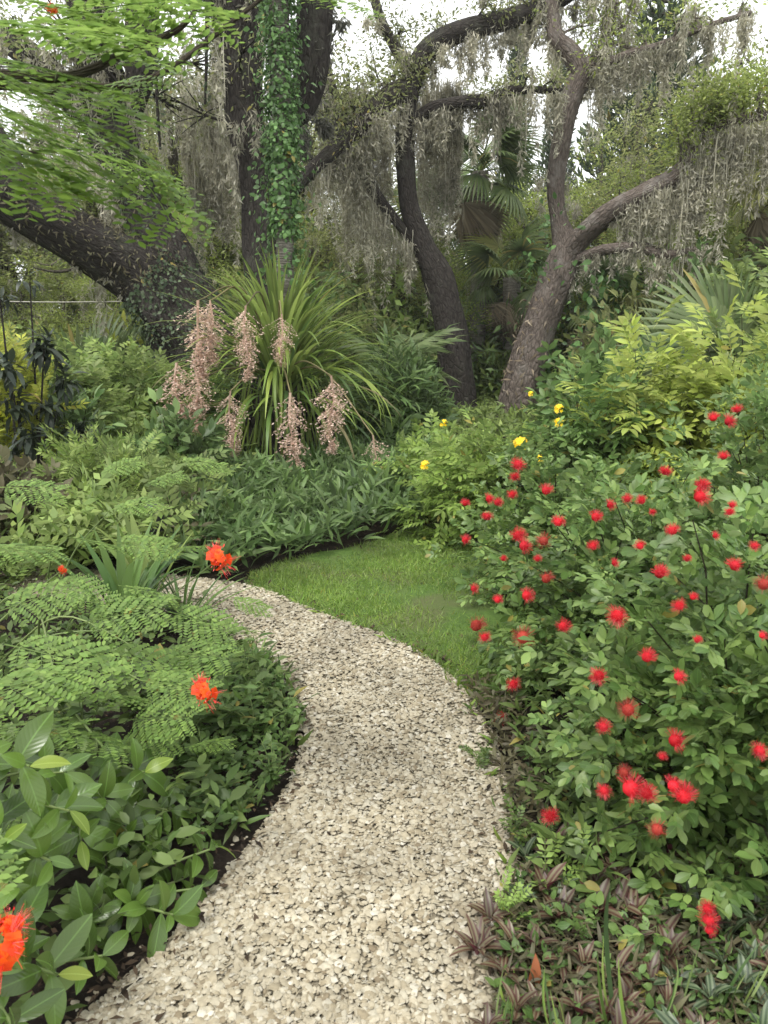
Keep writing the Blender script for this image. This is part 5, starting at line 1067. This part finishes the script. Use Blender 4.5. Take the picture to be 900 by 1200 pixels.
# C: S-shaped oak in the middle
C_ = Oak('curved_oak', 'dark oak with the S-shaped trunk in the middle of the view', wp(540, 500, 15)*[1, 1, 0], 'barkdark', 103)
C_.limb([(545, 540, 15, 40), (541, 480, 15, 36.8), (530, 400, 15, 35.2), (517, 335, 15, 33.6), (497, 290, 15, 25.6), (480, 240, 15, 20.8), (474, 180, 15, 20), (476, 130, 15, 21.6), (484, 90, 15, 22.4), (505, 55, 15, 21.6), (545, 35, 15, 20.8), (590, 25, 15.2, 19.2), (640, 8, 15.4, 17.6), (700, -30, 15.6, 14.4)], 18, .13)
C_.limb([(478, 110, 15, 30), (455, 115, 14.7, 24), (425, 145, 14.4, 22), (395, 172, 14.2, 18), (365, 200, 14, 15), (335, 232, 13.8, 13), (300, 270, 13.6, 11)], 12, .12)
C_.limb([(476, 150, 15, 12.8), (505, 128, 14.8, 13.6), (540, 120, 14.6, 13.6), (575, 118, 14.5, 13.6), (600, 106, 14.5, 9.6), (660, 106, 14.4, 5.6)], 12, .15)
C_.limb([(520, 500, 15.6, 22), (521, 420, 15.6, 18), (516, 350, 15.4, 16), (505, 315, 15.2, 14)], 10, .15)
C_.limb([(375, 70, 14.5, 20), (385, 110, 14.5, 22), (405, 150, 14.6, 18), (425, 200, 14.8, 14), (450, 240, 15, 12), (490, 290, 15, 12)], 12, .15)
C_.limb([(484, 95, 15, 16), (465, 60, 15.3, 12), (445, 20, 15.5, 10), (430, -40, 15.6, 8)], 8, .1)
C_.hang(0, 8, .5, 12, .10, lo=.25, hi=.6); C_.hang(1, 26, .8, 18, .14, lo=0, hi=.7); C_.hang(2, 34, .6, 14, .09); C_.hang(4, 40, 1.0, 16, .15); C_.hang(0, 50, .55, 14, .10, lo=.66)
moss(C_.m, np.array([wp(512+C_.r.uniform(-22, 30), 105+C_.r.uniform(-12, 18), 15.6) for _ in range(60)]), C_.r.uniform(.9, 3.0, 60), .12, 16, .014, C_.r); moss(C_.m, np.array([wp(432+C_.r.uniform(-34, 26), 120+C_.r.uniform(-14, 50), 15.7) for _ in range(60)]), C_.r.uniform(.7, 3.0, 60), .12, 16, .014, C_.r)
C_.crown(0, 14, .6, 36, .16, .08, lo=.68, hi=1, mossn=8, mossl=.3, up=1.1); C_.crown(4, 10, .8, 36, .18, .085, lo=0, hi=.5, mossn=14, mossl=.5); C_.crown(5, 6, .6, 36, .16, .075, mossn=3, mossl=.2, hi=.6); C_.crown(2, 8, .4, 24, .13, .075, mossn=10, mossl=.5, lo=.4, up=1)
C_.crown(1, 11, .7, 40, .18, .085, mossn=16, mossl=.5, up=1.3, lo=.0, hi=.6); C_.done('oakgrey')
# D: right-hand oak
D_ = Oak('forked_oak', 'pale-barked oak with a forked crown and long right limb, right of centre', wp(608, 490, 15)*[1, 1, 0], 'barkpink', 104)
D_.limb([(602, 530, 15, 52), (609, 470, 15, 46), (624, 410, 15, 41), (640, 360, 15, 38), (655, 320, 15, 38.6), (662, 290, 15, 31.3), (655, 258, 15, 18.4), (651, 220, 15, 18.4), (655, 180, 15, 19.3), (665, 130, 15, 21.2), (683, 85, 15, 23.9)], 20, .12)
D_.limb([(683, 88, 15, 22), (668, 62, 15, 20), (652, 45, 15, 17), (648, 20, 15.1, 15), (642, -40, 15.2, 14)], 12, .12)
D_.limb([(682, 86, 15, 22), (700, 68, 15, 16), (710, 45, 15, 13), (716, 10, 15, 11), (720, -50, 15, 10)], 12, .12)
D_.limb([(690, 85, 15, 12), (712, 74, 14.8, 10), (740, 62, 14.7, 8), (775, 52, 14.6, 7), (830, 30, 14.5, 6), (880, 15, 14.5, 5)], 10, .15)
D_.limb([(657, 315, 15, 25.6), (675, 285, 14.8, 24), (705, 255, 14.4, 22.4), (745, 232, 14, 20.8), (785, 212, 13.7, 20), (808, 190, 13.6, 17.6), (825, 160, 13.5, 14.4), (850, 145, 13.3, 11.2), (900, 135, 13, 8.8), (970, 120, 13, 7.2)], 16, .14)
D_.limb([(665, 312, 15, 12.8), (690, 298, 14.6, 11.2), (715, 291, 14.3, 12), (750, 290, 14, 12), (782, 298, 13.8, 9.6), (812, 292, 13.6, 4.8), (830, 285, 13.6, 2.4)], 12, .2)
D_.limb([(720, 248, 14.3, 12), (760, 248, 14.2, 12), (800, 252, 14.2, 8)], 8, .2)
D_.hang(1, 14, .5); D_.hang(2, 14, .6, 16, .12); D_.hang(3, 38, .6, 16, .12); D_.hang(1, 6, .5, 12); D_.hang(4, 78, .9, 18, .12, lo=.3, hi=1, drop=.7); D_.hang(5, 26, .5, 12, .08); D_.hang(6, 10, .6); D_.hang(4, 12, 1.2, 26, .18, lo=.55, hi=.8); D_.hang(0, 8, .5, 10, lo=.6, hi=.8)
D_.crown(4, 26, .8, 46, .2, .085, lo=.5, hi=1, up=1.6, mossn=22, mossl=.6); D_.crown(3, 9, .7, 26, .16, .085, up=.7, mossn=20, mossl=.6); D_.crown(2, 6, .8, 26, .2, .085, mossn=26, mossl=.6, lo=.3); D_.crown(1, 4, .7, 20, .2, .085, lo=.5, mossn=6)
vt = T(); P, R = D_.L[0]; leaves_on(vt, P, R, 150, leafT(2, .25, .2, .8), .15, D_.r, lo=.12, hi=.34, thick=.05, side=(-1, 0, 0)); tag(vt.build('dead_fronds', M['dead']), 'dry brown fern leaves clinging to the left side of the forked oak', 'fern', kind='stuff')
vt = T(); clusters(vt, LFW, [wp(632, 305, 14.6), wp(622, 315, 14.6), wp(655, 265, 14.6)], 22, .17, .13, D_.r); leaves_on(vt, P+[.62, -.1, -.1], R*1.0, 650, LFW, .17, D_.r, lo=.08, hi=.42, thick=.25, side=(1, 0, 0))
tag(vt.build('climbing_vine', M['ivy']), 'broad fresh green vine climbing on the forked oak', 'vine')
D_.done('oakgreen')

# ------------------------------------------------------------------ far oaks, generated once per kind and copied
def gen_oak(seed, h, spread, nl, leafsize, leaf, mossn, bark='bark'):
    r = np.random.default_rng(seed); root = thing('oak', (0, 0, 0), 'x', 'tree'); t, l, m = T(), T(), T(); hb = h*r.uniform(.22, .32)
    tr, _ = tube(t, [(0, 0, 0), (r.normal()*.2, r.normal()*.2, hb*.5), (r.normal()*.3, r.normal()*.3, hb)], [h*.05, h*.04, h*.036], 12, .12); E = []
    for q in range(7):
        a = q*2*np.pi/7+r.uniform(-.4, .4); el = r.uniform(.25, 1.2) if q else 1.4; L1 = h*.62*r.uniform(.75, 1.1)*(spread if el < .9 else 1)
        e = tr[-1]+np.array([math.cos(a)*math.cos(el), math.sin(a)*math.cos(el), math.sin(el)])*L1; mid = tr[-1]*.5+e*.5+r.normal(size=3)*h*.04
        PP, RR = tube(t, np.array([tr[-1]-[0, 0, .1], mid, e]), [h*.026, h*.016, h*.006], 8, .12)
        for w in range(6):
            u = r.uniform(.3, 1); p = along(PP, 1, r, u-.01, u)[0]; d = nrm(nrm(e-tr[-1])*.5+rand_unit(1, r)[0]+[0, 0, .25]); L2 = h*.2*r.uniform(.7, 1.3); e2 = p+d*L2
            tube(t, np.array([p, (p+e2)/2+r.normal(size=3)*L2*.08, e2]), [h*.008, h*.006, h*.002], 5)
            for _ in range(5): b = p+(e2-p)*r.uniform(.3, 1); e3 = b+rand_unit(1, r)[0]*h*.08+[0, 0, h*.01]; tube(t, np.array([b, e3]), [h*.003, h*.001], 3, smooth=False); E.append(e3)
    E = np.array(E); clusters(l, OAKL, E, nl, h*.04, leafsize, r, flat=.6)
    k = r.integers(0, len(E), mossn); moss(m, E[k], h*.09*r.lognormal(0, .4, mossn), h*.012, 12, .016, r)
    ch = [t.build('trunk', M[bark], root), stuff(l.build('crown', M[leaf], root)), stuff(m.build('hanging_moss', M['moss'], root))]
    return root, ch
kinds = [gen_oak(201, 8, 1.0, 150, .12, 'oakgreen', 50), gen_oak(202, 9, .9, 140, .115, 'oakgrey', 170), gen_oak(203, 8, 1.1, 150, .12, 'oak', 90)]
far = [
    (200, 19, .8, 0, 'fresh green oak right behind the leaning oak fork'),
    (395, 27, .62, 0, 'fresh green oak low between the S-shaped oak and the vine-wrapped palm'), (345, 17, .55, 2, 'small olive oak close behind the upper orchid leaves'), (255, 18, .55, 0, 'small fresh green oak between the leaning oak and the straight oak'), (505, 19, .5, 0, 'small green oak touching the S-shaped trunk from behind'), (440, 18, .5, 2, 'small olive oak left of the S-shaped trunk'), (585, 22, .5, 0, 'small green oak low in the gap between the two middle oaks'), (180, 15.5, .42, 0, 'young oak hidden behind the leaning trunk'), (70, 22, .5, 0, 'young green oak far below the leaning limb'), (780, 16.5, .55, 0, 'fresh green young oak under the moss of the right limb'),  # px, Y, scale, kind, label
    (640, 24, .72, 0, 'green-crowned oak behind the forked oak trunk'),
    (720, 22, .80, 0, 'bright green oak between the forked oak and its long limb'),
    (800, 21, .82, 2, 'olive oak below the tall pine at upper right'),
    (890, 19, .74, 0, 'green oak at the right edge under the mossy limb'),
    (960, 20, .95, 2, 'olive oak partly beyond the right edge'),
    (560, 27, .6, 2, 'hazy olive oak behind the cabbage palm between the two middle oaks'),
    (470, 23, .55, 1, 'moss-hung grey oak behind the S-shaped oak'),
    (400, 21, .66, 1, 'moss-hung grey oak right of the vine-wrapped palm'),
    (310, 21, .95, 1, 'tall grey mossy oak directly behind the straight dark oak'),
    (225, 20, 1.0, 1, 'grey oak with moss curtains above the leaning oak'),
    (150, 26, 1.1, 1, 'mossy oak far behind the two limbs of the leaning oak'),
    (30, 28, 1.1, 1, 'grey mossy oak at upper left behind the hanging fronds'),
    (-40, 24, 1.1, 2, 'olive oak at the far left edge'),
    (20, 34, .55, 2, 'small distant oak seen under the leaning oak limb at far left'),
    (120, 34, .55, 0, 'small green distant oak under the leaning oak limb'),
    (430, 32, .66, 0, 'distant green oak behind the moss right of the vine-wrapped palm'),
    (250, 28, 1.05, 2, 'distant olive oak between the leaning oak and the straight oak'),
    (680, 34, .85, 2, 'distant oak whose crown top just clears the green oak behind the forked trunk'),
    (860, 32, 1.0, 0, 'distant green oak behind the olive oak near the right edge'),
]
rr = np.random.default_rng(131)
for i, (px, Y, s, k, lb) in enumerate(far): dup(*kinds[k], (xat(px, Y, 3), Y, 0), rr.uniform(0, 6.3), s, lb, 'oaks in the background')
for root, ch in kinds:
    for c in ch: bpy.data.objects.remove(c)
    bpy.data.objects.remove(root)
# understory of tall shrubs that closes the view at eye level
def gen_bush(seed, leaf, tm, size, n):
    r = np.random.default_rng(seed); root = thing('tall_shrub', (0, 0, 0), 'x', 'shrub'); t, l = T(), T(); tg = dome_targets(r, n, np.zeros(3), 1.5, 1.5, 2.6, .15, .5); S = stems_to(np.zeros(3), tg, 8, r, jit=.04)
    for q in S[:60]: tube(t, q[::2], [.03, .02, .012, .006], 4, smooth=False)
    E = S[:, 3:].reshape(-1, 3); clusters(l, tm, E, 9, .16, size, r, up=.8); return root, [t.build('stem', M['twig'], root), stuff(l.build('foliage', M[leaf], root))]
bk = [gen_bush(301, 'oakgreen', LF2, .17, 130), gen_bush(302, 'grasscover', LFN2, .24, 130), gen_bush(303, 'bright_cover', LF2, .17, 120), gen_bush(304, 'oak', LFS, .15, 130)]
bushes = [(-60, 18, 1.0, 3), (10, 17, .75, 2), (60, 19, .8, 0), (110, 17.5, .7, 2), (170, 18, .8, 0), (225, 16, 1.0, 1), (280, 15, 1.1, 3), (350, 15, 1.15, 1), (395, 14.5, 1.0, 3), (430, 16, 1.2, 2), (470, 19, 1.2, 0), (500, 17.5, 1.0, 1), (550, 20, 1.3, 2), (590, 19, .9, 0), (640, 18, 1.2, 1), (690, 17, 1.2, 3), (740, 16, 1.1, 0), (790, 16, 1.3, 1), (840, 15, 1.2, 3), (900, 14, 1.3, 2), (960, 13, 1.3, 1),
    (-120, 15, 1.0, 0), (30, 26, 1.2, 3), (140, 27, 1.2, 3), (250, 26, 1.6, 1), (380, 27, 1.7, 0), (500, 28, 1.7, 3), (620, 28, 1.6, 2), (740, 26, 1.6, 1), (850, 25, 1.6, 3)]
blab = ['dark olive thicket bush at the far left edge', 'pale bush behind the leftmost palmetto', 'fresh green bush behind the palmettos', 'pale bush behind the middle palmetto', 'fresh green bush behind the palmetto nearest the oak', 'deep green bush behind the leaning oak foot', 'olive bush behind the straight dark oak foot', 'deep green bush right of the vine-wrapped palm foot', 'olive bush behind the upper right of the orchid leaves', 'pale bush behind the feather palm', 'fresh green bush left of the S-shaped oak foot', 'deep green bush hard behind the S-shaped oak trunk', 'pale bush in the gap between the two middle oaks', 'fresh bush touching the left side of the forked oak foot', 'deep green bush behind the forked oak trunk', 'olive bush below the lower right limb of the forked oak', 'fresh bush under the mossy right limb', 'deep green bush below the end of the right limb', 'olive bush above the stiff fan palm leaves', 'pale bush at the right edge beside the yellowing palm', 'deep green bush just beyond the right edge',
    'fresh green bush just beyond the left edge', 'far olive bush under the leaning limb, left', 'far olive bush under the leaning limb, right', 'far deep green bush behind the oak moss on the left', 'far green bush behind the orchid top', 'far olive bush behind the S-shaped oak', 'far pale bush behind the forked oak', 'far deep green bush behind the right limb', 'far olive bush behind the right edge oak']
for (px, Y, s, k), lb in zip(bushes, blab): dup(*bk[k], (xat(px, Y, 1.5), Y, 0), rr.uniform(0, 6.3), s, lb, 'background thicket bushes')
for root, ch in bk:
    for c in ch: bpy.data.objects.remove(c)
    bpy.data.objects.remove(root)

# ------------------------------------------------------------------ conifers against the sky
def conifer(label, px, Y, h, spread, whorls, per, r, group=None, z0=.3, curl=.35):
    x = xat(px, Y, h*.7); root = thing('norfolk_pine', (x, Y, 0), label, 'tree', group); t, l = T(), T(); tube(t, [(0, 0, 0), (0, 0, h)], [h*.016, h*.002], 8, smooth=False)
    for w in range(whorls):
        u = z0+(1-z0)*w/whorls; L_ = spread*(1-u)**.75*1.2+.15
        for q in range(per):
            a = q*2*np.pi/per+w*.7+r.uniform(-.2, .2); d = np.array([math.cos(a), math.sin(a), 0]); P = np.array([[0, 0, h*u], d*L_*.5+[0, 0, h*u+L_*.02], d*L_+[0, 0, h*u+L_*curl]]); PP, _ = tube(t, P, [.03, .02, .008], 4)
            m = int(26*L_/1.2)+12; A = along(PP, m, r, .15, 1); D = rand_unit(m, r)*.5+d*.5+[0, 0, .75]; l.scatter(leafT(2, .26, .4, -.2), frames(D, rand_unit(m, r), r.uniform(.25, .55, m)*min(1, .5+L_*.3)), A)
    t.build('trunk', M['bark'], root); stuff(l.build('crown', M['pine'], root)); return root
r = np.random.default_rng(141)
conifer('broad dark pine standing above the oaks at upper right', 768, 27, 12.5, 3.6, 22, 7, r, z0=.35, curl=.45)
conifer('slim pale column-shaped pine left of the forked oak top', 603, 34, 14, .9, 46, 6, r, 'slim far pines', .2, .7)
conifer('slim pale column-shaped pine directly behind the forked oak stem', 652, 36, 14, 1.0, 46, 6, r, 'slim far pines', .2, .7)

# pale wire across the thicket on the far left
t = T(); P = np.array([wp(-60, 352, 13), wp(70, 354, 13), wp(205, 352, 13.1)]); tube(t, P, [.008]*3, 5); tag(t.build('wire', M['wire']), 'pale wire stretched across behind the palmettos on the left', 'wire')


# thin humid air over the whole garden
hb = T(); V = [(x, y, z) for z in (-1.5, 16) for y in (-40, 720) for x in (-420, 420)]
hb.add(V, [[(0, 2, 3, 1), (4, 5, 7, 6), (0, 1, 5, 4), (2, 6, 7, 3), (0, 4, 6, 2), (1, 3, 7, 5)]])
m, nt, N, L = mat_new('haze'); v = N.new('ShaderNodeVolumePrincipled'); v.inputs['Color'].default_value = (.94, .96, .95, 1); v.inputs['Density'].default_value = .0007
o = N.new('ShaderNodeOutputMaterial'); L.new(v.outputs[0], o.inputs['Volume'])
hz = hb.build('haze', m, smooth=False); hz['kind'] = 'stuff'; hz['label'] = 'thin pale humid air between the trees'; hz['category'] = 'haze'
